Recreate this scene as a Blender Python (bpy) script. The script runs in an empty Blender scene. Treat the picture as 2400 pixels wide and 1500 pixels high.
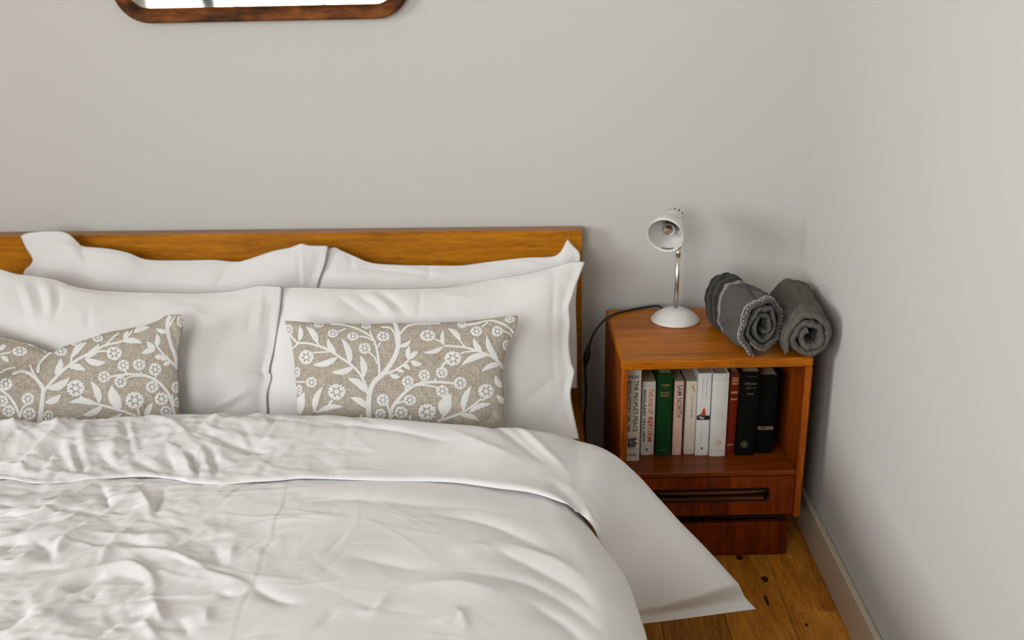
import bpy, math, random
import numpy as np
from mathutils import Vector, Matrix

random.seed(7)
rng = np.random.default_rng(11)
scene = bpy.context.scene
COL = scene.collection

# ------------------------------------------------------------------ camera
F_PX = 2333.0
CAM = np.array([-0.6599, -2.4747, 1.3456])
PITCH, YAW, ROLL = 0.3373, 0.0326, -0.0183
def _axes():
    cy, sy, cp, sp = math.cos(YAW), math.sin(YAW), math.cos(PITCH), math.sin(PITCH)
    fwd = np.array([-sy*cp, cy*cp, -sp]); right = np.array([cy, sy, 0.0]); up = np.cross(right, fwd)
    cr, sr = math.cos(ROLL), math.sin(ROLL)
    return cr*right + sr*up, -sr*right + cr*up, fwd
RIGHT, UP, FWD = _axes()
cam_data = bpy.data.cameras.new('camera')
cam = bpy.data.objects.new('camera', cam_data); COL.objects.link(cam)
cam_data.sensor_width = 36.0
cam_data.lens = 36.0*F_PX/2400.0
cam_data.clip_start = 0.05
m = Matrix.Identity(4)
for i in range(3):
    m[i][0], m[i][1], m[i][2], m[i][3] = RIGHT[i], UP[i], -FWD[i], CAM[i]
cam.matrix_world = m
cam_data.dof.use_dof = True
cam_data.dof.focus_distance = 1.85
cam_data.dof.aperture_fstop = 4.0
scene.camera = cam

# ------------------------------------------------------------------ view, world, daylight
scene.view_settings.view_transform = 'Standard'
scene.view_settings.look = 'None'
scene.view_settings.gamma = 1.0
scene.view_settings.exposure = 0.0
scene.view_settings.use_curve_mapping = False
try:
    scene.cycles.use_denoising = True
    scene.cycles.denoiser = 'OPENIMAGEDENOISE'
    scene.cycles.max_bounces = 5
    scene.cycles.diffuse_bounces = 3
    scene.cycles.glossy_bounces = 3
    scene.cycles.use_light_tree = False
    scene.cycles.adaptive_threshold = 0.04
    scene.cycles.transparent_max_bounces = 16
    scene.cycles.caustics_refractive = False
    scene.cycles.caustics_reflective = False
except Exception:
    pass
world = bpy.data.worlds.new('overcast_sky'); scene.world = world
world.use_nodes = True
bg = world.node_tree.nodes['Background']
bg.inputs['Color'].default_value = (0.86, 0.93, 1.0, 1)
bg.inputs['Strength'].default_value = 2.0
# daylight enters by two windows: one behind the camera, one in the wall to the left
ROOM_L, ROOM_F, ROOM_H = -5.0, -4.8, 2.85
WX0, WX1, WZ0, WZ1 = -3.5, -1.5, 0.95, 2.65        # window_1, wall behind the camera
VY0, VY1 = -4.3, -2.2                              # window_2, left wall
def daylight(name, loc, rot, w, h, watts):
    ld = bpy.data.lights.new(name, 'AREA'); ld.shape = 'RECTANGLE'; ld.size = w; ld.size_y = h
    ld.energy = watts; ld.color = (0.985, 1.0, 1.02)
    lo = bpy.data.objects.new(name, ld); COL.objects.link(lo)
    lo.location = loc; lo.rotation_euler = rot
daylight('window_daylight_front', ((WX0+WX1)/2, ROOM_F-0.22, (WZ0+WZ1)/2), (math.radians(90), 0, 0), WX1-WX0, WZ1-WZ0, 92.0)
daylight('window_daylight_left', (ROOM_L-0.22, (VY0+VY1)/2, (WZ0+WZ1)/2), (math.radians(90), 0, math.radians(-90)), VY1-VY0, WZ1-WZ0, 200.0)

# ------------------------------------------------------------------ measuring helpers
def ray(px, py):
    return FWD + RIGHT*(px-1200.0)/F_PX - UP*(py-750.0)/F_PX
def on_z(px, py, z):
    d = ray(px, py); return CAM + d*((z-CAM[2])/d[2])
def on_y(px, py, y):
    d = ray(px, py); return CAM + d*((y-CAM[1])/d[1])
def project(P):
    d = P - CAM; z = d @ FWD
    return np.stack([1200+F_PX*(d@RIGHT)/z, 750-F_PX*(d@UP)/z], -1)

# ------------------------------------------------------------------ noise
_perm = rng.permutation(512)
_g = rng.normal(size=(512, 2)); _g /= np.linalg.norm(_g, axis=1)[:, None]
def noise2(x, y):
    xi = np.floor(x).astype(int); yi = np.floor(y).astype(int)
    xf, yf = x-xi, y-yi
    def gr(ix, iy, dx, dy):
        h = _perm[(_perm[ix & 511] + iy) & 511]
        return _g[h, 0]*dx + _g[h, 1]*dy
    u = xf**3*(xf*(xf*6-15)+10); v = yf**3*(yf*(yf*6-15)+10)
    a = gr(xi, yi, xf, yf); b = gr(xi+1, yi, xf-1, yf)
    c = gr(xi, yi+1, xf, yf-1); d = gr(xi+1, yi+1, xf-1, yf-1)
    return (a*(1-u)+b*u)*(1-v) + (c*(1-u)+d*u)*v
def fbm(x, y, oct=4, lac=2.0, gain=0.5):
    s = 0; a = 1.0
    for i in range(oct):
        s = s + a*noise2(x+17.3*i, y+9.1*i); x = x*lac; y = y*lac; a *= gain
    return s
def ridged(x, y, oct=3):
    s = 0; a = 1.0
    for i in range(oct):
        n = 1-np.abs(noise2(x+31.7*i, y+5.3*i))*2
        s = s + a*n*n; x = x*2.1; y = y*2.1; a *= 0.5
    return s
def sstep(a, b, x):
    t = np.clip((x-a)/(b-a), 0, 1); return t*t*(3-2*t)
def smooth_line(pts, n):
    """Catmull-Rom through pts, resampled evenly to n points."""
    P = np.array(pts, float)
    if len(P) > 2:
        Q = np.vstack([2*P[0]-P[1], P, 2*P[-1]-P[-2]]); out = []
        for i in range(1, len(Q)-2):
            t = np.linspace(0, 1, 12, endpoint=False)[:, None]
            p0, p1, p2, p3 = Q[i-1], Q[i], Q[i+1], Q[i+2]
            out.append(0.5*(2*p1+(p2-p0)*t+(2*p0-5*p1+4*p2-p3)*t*t+(3*p1-p0-3*p2+p3)*t**3))
        P = np.vstack(out+[P[-1:]])
    d = np.r_[0, np.cumsum(np.linalg.norm(np.diff(P, axis=0), axis=1))]
    s = np.linspace(0, d[-1], n)
    return np.stack([np.interp(s, d, P[:, k]) for k in range(P.shape[1])], 1)
def stroke(X, Y, pts, amp, w, w2=None, sharp=1.0):
    """Height of one cloth fold: a bump along a line, tapering to both ends."""
    L = smooth_line(pts, max(8, 4*len(pts)))
    best = np.full(X.shape, 1e9); side = np.zeros(X.shape); tt = np.zeros(X.shape)
    n = len(L)-1
    pad = 6*max(w, w2 or w)
    mask = (X > L[:, 0].min()-pad) & (X < L[:, 0].max()+pad) & (Y > L[:, 1].min()-pad) & (Y < L[:, 1].max()+pad)
    out = np.zeros(X.shape)
    if not mask.any(): return out
    x, y = X[mask], Y[mask]; best = np.full(x.shape, 1e9); side = np.zeros(x.shape); tt = np.zeros(x.shape)
    for i in range(n):
        a, b = L[i], L[i+1]; d = b-a; l2 = d@d+1e-12
        t = np.clip(((x-a[0])*d[0]+(y-a[1])*d[1])/l2, 0, 1)
        ex, ey = x-a[0]-t*d[0], y-a[1]-t*d[1]; dd = ex*ex+ey*ey
        k = dd < best
        best[k] = dd[k]; side[k] = (d[0]*ey-d[1]*ex)[k]; tt[k] = ((i+t)/n)[k]
    r = np.sqrt(best)
    ww = np.where(side > 0, w, w2 if w2 else w)
    q = r/ww
    prof = 0.35*np.exp(-q**2)+0.65*np.exp(-1.9*(np.sqrt(q*q+0.006)-0.077))
    taper = np.sin(np.pi*np.clip(tt*0.94+0.03, 0, 1))**0.6
    out[mask] = amp*prof*taper
    return out

# ------------------------------------------------------------------ mesh helpers
def link_mesh(name, verts, faces, mat, parent=None, smooth=True):
    me = bpy.data.meshes.new(name)
    me.from_pydata([tuple(map(float, v)) for v in verts], [], [tuple(f) for f in faces])
    me.validate()
    if smooth: me.polygons.foreach_set('use_smooth', [True]*len(me.polygons))
    me.update()
    me.materials.append(mat)
    o = bpy.data.objects.new(name, me); COL.objects.link(o)
    if parent: o.parent = parent
    return o
def link_np(name, V, Q, mat, parent=None, smooth=True):
    """Fast path: V (n,3) array, Q (m,4) quads."""
    me = bpy.data.meshes.new(name)
    V = np.ascontiguousarray(V, np.float32); Q = np.ascontiguousarray(Q, np.int32)
    me.vertices.add(len(V)); me.vertices.foreach_set('co', V.ravel())
    me.loops.add(Q.size); me.loops.foreach_set('vertex_index', Q.ravel())
    me.polygons.add(len(Q)); me.polygons.foreach_set('loop_start', np.arange(0, Q.size, 4, dtype=np.int32))
    me.update(calc_edges=True); me.validate()
    if smooth: me.polygons.foreach_set('use_smooth', np.ones(len(me.polygons), bool))
    me.update()
    me.materials.append(mat)
    o = bpy.data.objects.new(name, me); COL.objects.link(o)
    if parent: o.parent = parent
    return o
def quads(idx):
    return np.stack([idx[:-1, :-1], idx[:-1, 1:], idx[1:, 1:], idx[1:, :-1]], -1).reshape(-1, 4)
def grid_normals(P):
    du = np.gradient(P, axis=1); dv = np.gradient(P, axis=0)
    n = np.cross(du, dv); return n/(np.linalg.norm(n, axis=-1, keepdims=True)+1e-12)
class MB:
    def __init__(self): self.v = []; self.f = []
    def add(self, v, f):
        o = len(self.v); self.v += [tuple(p) for p in v]; self.f += [tuple(i+o for i in q) for q in f]; return self
    def box(self, x0, x1, y0, y1, z0, z1, bev=0.0, M=None):
        """Box with chamfered edges along all twelve sides when bev > 0."""
        c = np.array([(x0+x1)/2, (y0+y1)/2, (z0+z1)/2]); h = np.array([(x1-x0)/2, (y1-y0)/2, (z1-z0)/2])
        b = min(bev, *(h*0.49))
        if b <= 0:
            v = [(sx*h[0], sy*h[1], sz*h[2]) for sz in (-1, 1) for sy in (-1, 1) for sx in (-1, 1)]
            f = [(0, 2, 3, 1), (4, 5, 7, 6), (0, 1, 5, 4), (2, 6, 7, 3), (0, 4, 6, 2), (1, 3, 7, 5)]
        else:
            v = []; id_ = {}
            for sx in (-1, 1):
                for sy in (-1, 1):
                    for sz in (-1, 1):
                        for ax in range(3):
                            p = np.array([sx, sy, sz], float)*h
                            for k in range(3):
                                if k != ax: p[k] -= np.sign(p[k])*b
                            id_[(sx, sy, sz, ax)] = len(v); v.append(p)
            f = []
            S = (-1, 1)
            for ax in range(3):
                o = [k for k in range(3) if k != ax]
                for s in S:
                    def key(a, bb):
                        t = [0, 0, 0]; t[ax] = s; t[o[0]] = a; t[o[1]] = bb; return id_[(*t, ax)]
                    q = [key(-1, -1), key(1, -1), key(1, 1), key(-1, 1)]
                    f.append(q)
            for ax in range(3):
                o = [k for k in range(3) if k != ax]
                for a in S:
                    for bb in S:
                        def kk(t, which):
                            w = [0, 0, 0]; w[ax] = t; w[o[0]] = a; w[o[1]] = bb; return id_[(*w, o[which])]
                        f.append([kk(-1, 0), kk(1, 0), kk(1, 1), kk(-1, 1)])
            for sx in S:
                for sy in S:
                    for sz in S: f.append([id_[(sx, sy, sz, k)] for k in range(3)])
            # orient outwards
            nf = []
            for q in f:
                P = [np.array(v[i]) for i in q]; n = np.cross(P[1]-P[0], P[2]-P[0]); cc = sum(P)/len(P)
                nf.append(q if n@cc > 0 else q[::-1])
            f = nf
        v = [np.array(p)+c for p in v]
        if M is not None: v = [np.array(M @ Vector(p)) for p in v]
        return self.add(v, f)
    def tube(self, pts, r, n=12, cap=True):
        P = np.array(pts, float); rr = np.broadcast_to(np.array(r, float), (len(P),))
        T = np.gradient(P, axis=0); T /= np.linalg.norm(T, axis=1)[:, None]+1e-12
        ref = np.array([0, 0, 1.0]) if abs(T[0][2]) < 0.9 else np.array([1.0, 0, 0])
        a = np.cross(T[0], ref); a /= np.linalg.norm(a); rings = []
        for i in range(len(P)):
            a = a-T[i]*(a@T[i]); a /= np.linalg.norm(a); b = np.cross(T[i], a)
            th = np.linspace(0, 2*np.pi, n, endpoint=False)
            rings.append(P[i]+rr[i]*(np.cos(th)[:, None]*a+np.sin(th)[:, None]*b))
        v = np.vstack(rings); f = []
        for i in range(len(P)-1):
            for k in range(n):
                f.append((i*n+k, i*n+(k+1) % n, (i+1)*n+(k+1) % n, (i+1)*n+k))
        if cap:
            f.append(tuple(range(n))[::-1]); f.append(tuple((len(P)-1)*n+k for k in range(n)))
        return self.add(v, f)
    def lathe(self, prof, n=48, M=None, closed=False):
        """prof: (r, z) points turned about the z axis, then moved by M."""
        v = []; f = []; k = len(prof)
        for r, z in prof:
            for j in range(n):
                t = 2*math.pi*j/n; v.append((max(r, 1e-5)*math.cos(t), max(r, 1e-5)*math.sin(t), z))
        for i in range(k-1 if not closed else k):
            i2 = (i+1) % k
            for j in range(n): f.append((i*n+j, i*n+(j+1) % n, i2*n+(j+1) % n, i2*n+j))
        if M is not None: v = [tuple(M @ Vector(p)) for p in v]
        return self.add(v, f)
    def prism(self, outline, y0, y1, M=None):
        """Flat outline in (x, z) given thickness from y0 to y1."""
        n = len(outline)
        v = [(x, y0, z) for x, z in outline]+[(x, y1, z) for x, z in outline]
        f = [tuple(range(n)), tuple(range(2*n-1, n-1, -1))]+[(i, i+n, (i+1) % n+n, (i+1) % n) for i in range(n)]
        if M is not None: v = [tuple(M @ Vector(p)) for p in v]
        return self.add(v, f)
    def build(self, name, mat, parent=None, smooth=False):
        return link_mesh(name, self.v, self.f, mat, parent, smooth)
def tag(o, label=None, cat=None, group=None, kind=None):
    if label: o['label'] = label
    if cat: o['category'] = cat
    if group: o['group'] = group
    if kind: o['kind'] = kind
    return o
def empty(name, loc=(0, 0, 0), rz=0.0):
    o = bpy.data.objects.new(name, None); COL.objects.link(o)
    o.location = loc; o.rotation_euler = (0, 0, rz); o.empty_display_size = 0.05
    return o

# ------------------------------------------------------------------ materials
def srgb(r, g, b):
    f = lambda c: (c/255/12.92) if c/255 <= 0.04045 else ((c/255+0.055)/1.055)**2.4
    return (f(r), f(g), f(b), 1.0)
def new_mat(name):
    mt = bpy.data.materials.new(name); mt.use_nodes = True
    nt = mt.node_tree; return mt, nt, nt.nodes['Principled BSDF']
def N(nt, typ, **kw):
    n = nt.nodes.new(typ)
    for k, v in kw.items():
        if k in n.inputs: n.inputs[k].default_value = v
        else: setattr(n, k, v)
    return n
def L(nt, a, ao, b, bi): nt.links.new(a.outputs[ao], b.inputs[bi])
def ramp(nt, stops):
    r = nt.nodes.new('ShaderNodeValToRGB'); e = r.color_ramp.elements
    while len(e) < len(stops): e.new(0.5)
    for k, (p, c) in enumerate(stops): e[k].position = p; e[k].color = c
    return r
def plain(name, col, rough=0.5, metal=0.0, spec=0.5, var=0.05, scale=30.0, bump=0.0, bscale=400.0):
    mt, nt, b = new_mat(name)
    tc = N(nt, 'ShaderNodeTexCoord'); nz = N(nt, 'ShaderNodeTexNoise', Scale=scale, Detail=3.0)
    L(nt, tc, 'Object', nz, 'Vector')
    c1 = tuple(max(0, x*(1-var)) for x in col[:3])+(1,); c2 = tuple(min(1, x*(1+var)) for x in col[:3])+(1,)
    r = ramp(nt, [(0.3, c1), (0.7, c2)]); L(nt, nz, 'Fac', r, 'Fac'); L(nt, r, 'Color', b, 'Base Color')
    b.inputs['Roughness'].default_value = rough; b.inputs['Metallic'].default_value = metal
    b.inputs['Specular IOR Level'].default_value = spec
    if bump > 0:
        n2 = N(nt, 'ShaderNodeTexNoise', Scale=bscale, Detail=2.0); L(nt, tc, 'Object', n2, 'Vector')
        bp = N(nt, 'ShaderNodeBump', Strength=bump, Distance=0.001); L(nt, n2, 'Fac', bp, 'Height'); L(nt, bp, 'Normal', b, 'Normal')
    return mt
def wood(name, dark, light, axis='X', rough=0.35, scale=6.0, coat=0.0, knots=False, stretch=14.0, per_object=False, spec=0.5):
    mt, nt, b = new_mat(name)
    tc = N(nt, 'ShaderNodeTexCoord'); mp = N(nt, 'ShaderNodeMapping')
    sc = {'X': (1, stretch, stretch), 'Y': (stretch, 1, stretch), 'Z': (stretch, stretch, 1)}[axis]
    mp.inputs['Scale'].default_value = sc
    if per_object:
        oi = N(nt, 'ShaderNodeObjectInfo'); mul = N(nt, 'ShaderNodeVectorMath', operation='SCALE'); mul.inputs['Scale'].default_value = 37.0
        cmb = N(nt, 'ShaderNodeCombineXYZ'); 
        for k in 'XYZ': L(nt, oi, 'Random', cmb, k)
        L(nt, cmb, 'Vector', mul, 0); L(nt, mul, 'Vector', mp, 'Location')
    L(nt, tc, 'Object', mp, 'Vector')
    n1 = N(nt, 'ShaderNodeTexNoise', Scale=scale*0.5, Detail=3.0, Distortion=1.2); L(nt, mp, 'Vector', n1, 'Vector')
    n2 = N(nt, 'ShaderNodeTexNoise', Scale=scale*6, Detail=4.0, Roughness=0.65); L(nt, mp, 'Vector', n2, 'Vector')
    mx = N(nt, 'ShaderNodeMath', operation='MULTIPLY_ADD'); mx.inputs[1].default_value = 0.45
    L(nt, n2, 'Fac', mx, 0)
    m2 = N(nt, 'ShaderNodeMath', operation='MULTIPLY'); m2.inputs[1].default_value = 0.55; L(nt, n1, 'Fac', m2, 0); L(nt, m2, 'Value', mx, 2)
    r = ramp(nt, [(0.36, dark), (0.50, tuple((a+c)/2 for a, c in zip(dark, light))), (0.64, light)])
    L(nt, mx, 'Value', r, 'Fac')
    last = r
    if per_object:
        hv = N(nt, 'ShaderNodeHueSaturation'); 
        mr = N(nt, 'ShaderNodeMapRange'); mr.inputs['To Min'].default_value = 0.72; mr.inputs['To Max'].default_value = 1.18
        L(nt, oi, 'Random', mr, 'Value'); L(nt, mr, 'Result', hv, 'Value'); L(nt, r, 'Color', hv, 'Color'); last = hv
    L(nt, last, 'Color', b, 'Base Color')
    b.inputs['Roughness'].default_value = rough
    b.inputs['Specular IOR Level'].default_value = spec
    if coat > 0:
        b.inputs['Coat Weight'].default_value = coat; b.inputs['Coat Roughness'].default_value = 0.14
    bp = N(nt, 'ShaderNodeBump', Strength=0.12, Distance=0.001); L(nt, n2, 'Fac', bp, 'Height'); L(nt, bp, 'Normal', b, 'Normal')
    return mt
def fabric(name, col, rough=0.9, weave=900.0, bump=0.25, var=0.04, sheen=0.15):
    mt, nt, b = new_mat(name)
    tc = N(nt, 'ShaderNodeTexCoord')
    nz = N(nt, 'ShaderNodeTexNoise', Scale=7.0, Detail=1.0); L(nt, tc, 'Object', nz, 'Vector')
    c1 = tuple(x*(1-var) for x in col[:3])+(1,); c2 = tuple(min(1, x*(1+var)) for x in col[:3])+(1,)
    r = ramp(nt, [(0.3, c1), (0.7, c2)]); L(nt, nz, 'Fac', r, 'Fac'); L(nt, r, 'Color', b, 'Base Color')
    b.inputs['Roughness'].default_value = rough; b.inputs['Specular IOR Level'].default_value = 0.2
    b.inputs['Sheen Weight'].default_value = sheen
    n2 = N(nt, 'ShaderNodeTexNoise', Scale=weave, Detail=0.0); L(nt, tc, 'Object', n2, 'Vector')
    bp = N(nt, 'ShaderNodeBump', Strength=bump, Distance=0.0006); L(nt, n2, 'Fac', bp, 'Height'); L(nt, bp, 'Normal', b, 'Normal')
    return mt

def wall_mat(name, col):
    mt, nt, b = new_mat(name)
    tc = N(nt, 'ShaderNodeTexCoord'); nz = N(nt, 'ShaderNodeTexNoise', Scale=1.3, Detail=1.0); L(nt, tc, 'Object', nz, 'Vector')
    r = ramp(nt, [(0.3, tuple(x*0.98 for x in col[:3])+(1,)), (0.7, col)]); L(nt, nz, 'Fac', r, 'Fac'); L(nt, r, 'Color', b, 'Base Color')
    b.inputs['Roughness'].default_value = 0.85; b.inputs['Specular IOR Level'].default_value = 0.25
    n2 = N(nt, 'ShaderNodeTexNoise', Scale=260.0, Detail=1.0); L(nt, tc, 'Object', n2, 'Vector')
    bp = N(nt, 'ShaderNodeBump', Strength=0.15, Distance=0.0008); L(nt, n2, 'Fac', bp, 'Height'); L(nt, bp, 'Normal', b, 'Normal')
    return mt
M_WALL = wall_mat('painted_plaster', (0.62, 0.61, 0.565, 1))
M_CEIL = wall_mat('ceiling_paint', (0.70, 0.69, 0.66, 1))
M_TRIM = plain('trim_gloss_paint', (0.58, 0.50, 0.38, 1), rough=0.4, var=0.02)
M_OAK = wood('golden_oak_veneer', srgb(142, 82, 0), srgb(204, 130, 12), 'X', rough=0.5, scale=5.0, spec=0.2)
M_OAKT = wood('muted_oak_edge', srgb(140, 96, 60), srgb(178, 130, 88), 'X', rough=0.5, scale=5.0)  # less saturated oak for the headboard's top edge
M_OAKY = wood('golden_oak_rail', srgb(142, 82, 0), srgb(200, 126, 12), 'Y', rough=0.5, scale=5.0, spec=0.2)
M_TEAK = wood('teak_polished', srgb(142, 74, 4), srgb(204, 120, 20), 'X', rough=0.33, scale=4.0, spec=0.16)
M_TEAKZ = wood('teak_edge_lit', srgb(124, 52, 4), srgb(190, 100, 14), 'Z', rough=0.4, scale=5.0, spec=0.25)  # lit tone of the teak, for the front edges of the sides
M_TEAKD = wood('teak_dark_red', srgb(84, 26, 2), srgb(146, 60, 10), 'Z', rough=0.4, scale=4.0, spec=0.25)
M_TEAKM = wood('teak_side_shaded', srgb(96, 36, 2), srgb(150, 68, 8), 'Z', rough=0.45, scale=5.0, spec=0.2)  # darker teak: the cubby's shade is put into the side panels' colour
M_TEAKMX = wood('teak_shelf_shaded', srgb(96, 38, 2), srgb(150, 72, 8), 'X', rough=0.3, scale=5.0, spec=0.35)  # shelf teak with the same cubby shade painted into its colour
M_HANDLE = wood('afrormosia_handle', srgb(78, 40, 22), srgb(128, 76, 50), 'X', rough=0.45, scale=6.0, spec=0.2)
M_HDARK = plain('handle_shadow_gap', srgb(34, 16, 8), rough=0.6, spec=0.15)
M_FLOOR = wood('oak_floorboard', srgb(150, 84, 8), srgb(240, 162, 52), 'Y', rough=0.42, scale=3.0, per_object=True, stretch=9.0)
M_GAP = plain('dark_gap', (0.02, 0.012, 0.006, 1), rough=0.9)
M_COTTON = fabric('white_cotton', (0.82, 0.805, 0.785, 1))
M_COTTON2 = fabric('white_percale', (0.82, 0.80, 0.775, 1))
M_MATT = fabric('mattress_ticking', (0.74, 0.73, 0.71, 1))
M_EMB = fabric('white_embroidery_thread', (0.78, 0.765, 0.73, 1), weave=500.0, bump=0.6)
M_CHROME = plain('brushed_chrome', (0.70, 0.68, 0.62, 1), rough=0.34, metal=1.0, var=0.02)
M_LAMP = plain('white_enamel', (0.80, 0.78, 0.74, 1), rough=0.3, var=0.01)
M_BLACK = plain('black_plastic', (0.012, 0.012, 0.012, 1), rough=0.45)
M_DARK = plain('dark_slot', (0.05, 0.045, 0.04, 1), rough=0.8)

def linen():
    mt, nt, b = new_mat('taupe_linen')
    tc = N(nt, 'ShaderNodeTexCoord')
    def thread(sc):
        mp = N(nt, 'ShaderNodeMapping'); mp.inputs['Scale'].default_value = sc; L(nt, tc, 'Object', mp, 'Vector')
        n = N(nt, 'ShaderNodeTexNoise', Scale=1.0, Detail=2.0); L(nt, mp, 'Vector', n, 'Vector'); return n
    a = thread((60, 700, 700)); c = thread((700, 90, 90))
    ad = N(nt, 'ShaderNodeMath', operation='ADD'); L(nt, a, 'Fac', ad, 0); L(nt, c, 'Fac', ad, 1)
    hf = N(nt, 'ShaderNodeMath', operation='MULTIPLY'); hf.inputs[1].default_value = 0.5; L(nt, ad, 'Value', hf, 0)
    r = ramp(nt, [(0.32, srgb(142, 132, 118)), (0.5, srgb(176, 165, 150)), (0.68, srgb(204, 195, 182))])
    L(nt, hf, 'Value', r, 'Fac'); L(nt, r, 'Color', b, 'Base Color')
    b.inputs['Roughness'].default_value = 0.95; b.inputs['Specular IOR Level'].default_value = 0.1
    bp = N(nt, 'ShaderNodeBump', Strength=0.4, Distance=0.0006); L(nt, hf, 'Value', bp, 'Height'); L(nt, bp, 'Normal', b, 'Normal')
    return mt
M_LINEN = linen()
def glass_pane():
    mt, nt, b = new_mat('window_glass')
    out = nt.nodes['Material Output']; nt.nodes.remove(b)
    t = N(nt, 'ShaderNodeBsdfTransparent'); g = N(nt, 'ShaderNodeBsdfGlossy', Roughness=0.02)
    fr = N(nt, 'ShaderNodeFresnel', IOR=1.45); mx = N(nt, 'ShaderNodeMixShader')
    L(nt, fr, 'Fac', mx, 'Fac'); L(nt, t, 'BSDF', mx, 1); L(nt, g, 'BSDF', mx, 2); L(nt, mx, 'Shader', out, 'Surface')
    return mt
M_GLASS = glass_pane()
def mirror_mat():
    mt, nt, b = new_mat('aged_mirror')
    tc = N(nt, 'ShaderNodeTexCoord'); nz = N(nt, 'ShaderNodeTexNoise', Scale=14.0, Detail=5.0); L(nt, tc, 'Object', nz, 'Vector')
    r = ramp(nt, [(0.3, (0.80, 0.81, 0.79, 1)), (0.75, (0.88, 0.89, 0.87, 1))]); L(nt, nz, 'Fac', r, 'Fac'); L(nt, r, 'Color', b, 'Base Color')
    b.inputs['Metallic'].default_value = 1.0; b.inputs['Roughness'].default_value = 0.03
    return mt
M_MIRROR = mirror_mat()
def frame_mat():
    mt, nt, b = new_mat('worn_mahogany')
    tc = N(nt, 'ShaderNodeTexCoord'); mp = N(nt, 'ShaderNodeMapping'); mp.inputs['Scale'].default_value = (1, 3, 3); L(nt, tc, 'Object', mp, 'Vector')
    nz = N(nt, 'ShaderNodeTexNoise', Scale=11.0, Detail=6.0, Roughness=0.6); L(nt, mp, 'Vector', nz, 'Vector')
    r = ramp(nt, [(0.34, srgb(46, 24, 8)), (0.48, srgb(92, 50, 16)), (0.60, srgb(124, 70, 24)), (0.72, srgb(150, 92, 44))])
    L(nt, nz, 'Fac', r, 'Fac'); L(nt, r, 'Color', b, 'Base Color'); b.inputs['Roughness'].default_value = 0.5; b.inputs['Specular IOR Level'].default_value = 0.12
    return mt
M_FRAME = frame_mat()

# ------------------------------------------------------------------ room shell
def shell(name, boxes, mat):
    mb = MB()
    for b in boxes: mb.box(*b)
    o = mb.build(name, mat); o['kind'] = 'structure'; return o
shell('wall_back', [(ROOM_L-0.1, 0.1, 0.0, 0.12, -0.02, ROOM_H)], M_WALL)
shell('wall_right', [(0.0, 0.12, ROOM_F-0.1, 0.0, -0.02, ROOM_H)], M_WALL)
shell('wall_left', [(ROOM_L-0.16, ROOM_L, ROOM_F-0.16, VY0, 0, ROOM_H), (ROOM_L-0.16, ROOM_L, VY1, 0.0, 0, ROOM_H),
                    (ROOM_L-0.16, ROOM_L, VY0, VY1, 0, WZ0), (ROOM_L-0.16, ROOM_L, VY0, VY1, WZ1, ROOM_H)], M_WALL)
FY0, FY1 = ROOM_F-0.16, ROOM_F
shell('wall_front', [(ROOM_L, WX0, FY0, FY1, 0, ROOM_H), (WX1, 0.0, FY0, FY1, 0, ROOM_H),
                     (WX0, WX1, FY0, FY1, 0, WZ0), (WX0, WX1, FY0, FY1, WZ1, ROOM_H)], M_WALL)
shell('ceiling', [(ROOM_L-0.12, 0.12, ROOM_F-0.16, 0.12, ROOM_H, ROOM_H+0.1)], M_CEIL)
# baseboards: a painted board with a small top bevel
BBH, BBT = 0.1015, 0.015
def baseboard(name, x0, x1, y0, y1):
    o = MB().box(x0, x1, y0, y1, 0.0, BBH, 0.003).build(name, M_TRIM); o['kind'] = 'structure'; return o
baseboard('baseboard_right', -BBT, -0.0005, ROOM_F+BBT, -BBT-0.001)
baseboard('baseboard_back', ROOM_L+BBT, -0.0005, -BBT, -0.0005)
baseboard('baseboard_left', ROOM_L+0.0005, ROOM_L+BBT, ROOM_F+BBT, -BBT-0.001)
baseboard('baseboard_front', ROOM_L+0.0005, -0.0005, ROOM_F+0.0005, ROOM_F+BBT)
# windows: timber frame, mullions, panes, sill
def make_window(name, loc, rz, ww, wh):
    win = empty(name, loc, rz); win['kind'] = 'structure'
    fr = MB()
    fr.box(-ww/2, ww/2, -0.03, 0.03, 0, 0.06, 0.004); fr.box(-ww/2, ww/2, -0.03, 0.03, wh-0.06, wh, 0.004)
    for sx in (-ww/2, ww/2-0.06): fr.box(sx, sx+0.06, -0.03, 0.03, 0.06, wh-0.06, 0.004)
    fr.build('window_frame', M_LAMP, win)
    xs = np.linspace(-ww/2+0.06, ww/2-0.06, 4)
    for k in (1, 2): MB().box(xs[k]-0.022, xs[k]+0.022, -0.025, 0.025, 0.06, wh-0.06, 0.004).build('mullion', M_LAMP, win)
    for k in range(3):
        a = xs[k]+(0.022 if k else 0); b = xs[k+1]-(0.022 if k < 2 else 0)
        MB().box(a, b, -0.003, 0.003, 0.06, wh-0.06).build('pane', M_GLASS, win)
    MB().box(-ww/2-0.05, ww/2+0.05, 0.101, 0.26, -0.03, -0.001, 0.004).build('window_sill', M_LAMP, win)
make_window('window_1', ((WX0+WX1)/2, FY0+0.06, WZ0), 0.0, WX1-WX0, WZ1-WZ0)
make_window('window_2', (ROOM_L-0.10, (VY0+VY1)/2, WZ0), math.radians(-90), VY1-VY0, WZ1-WZ0)

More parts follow.
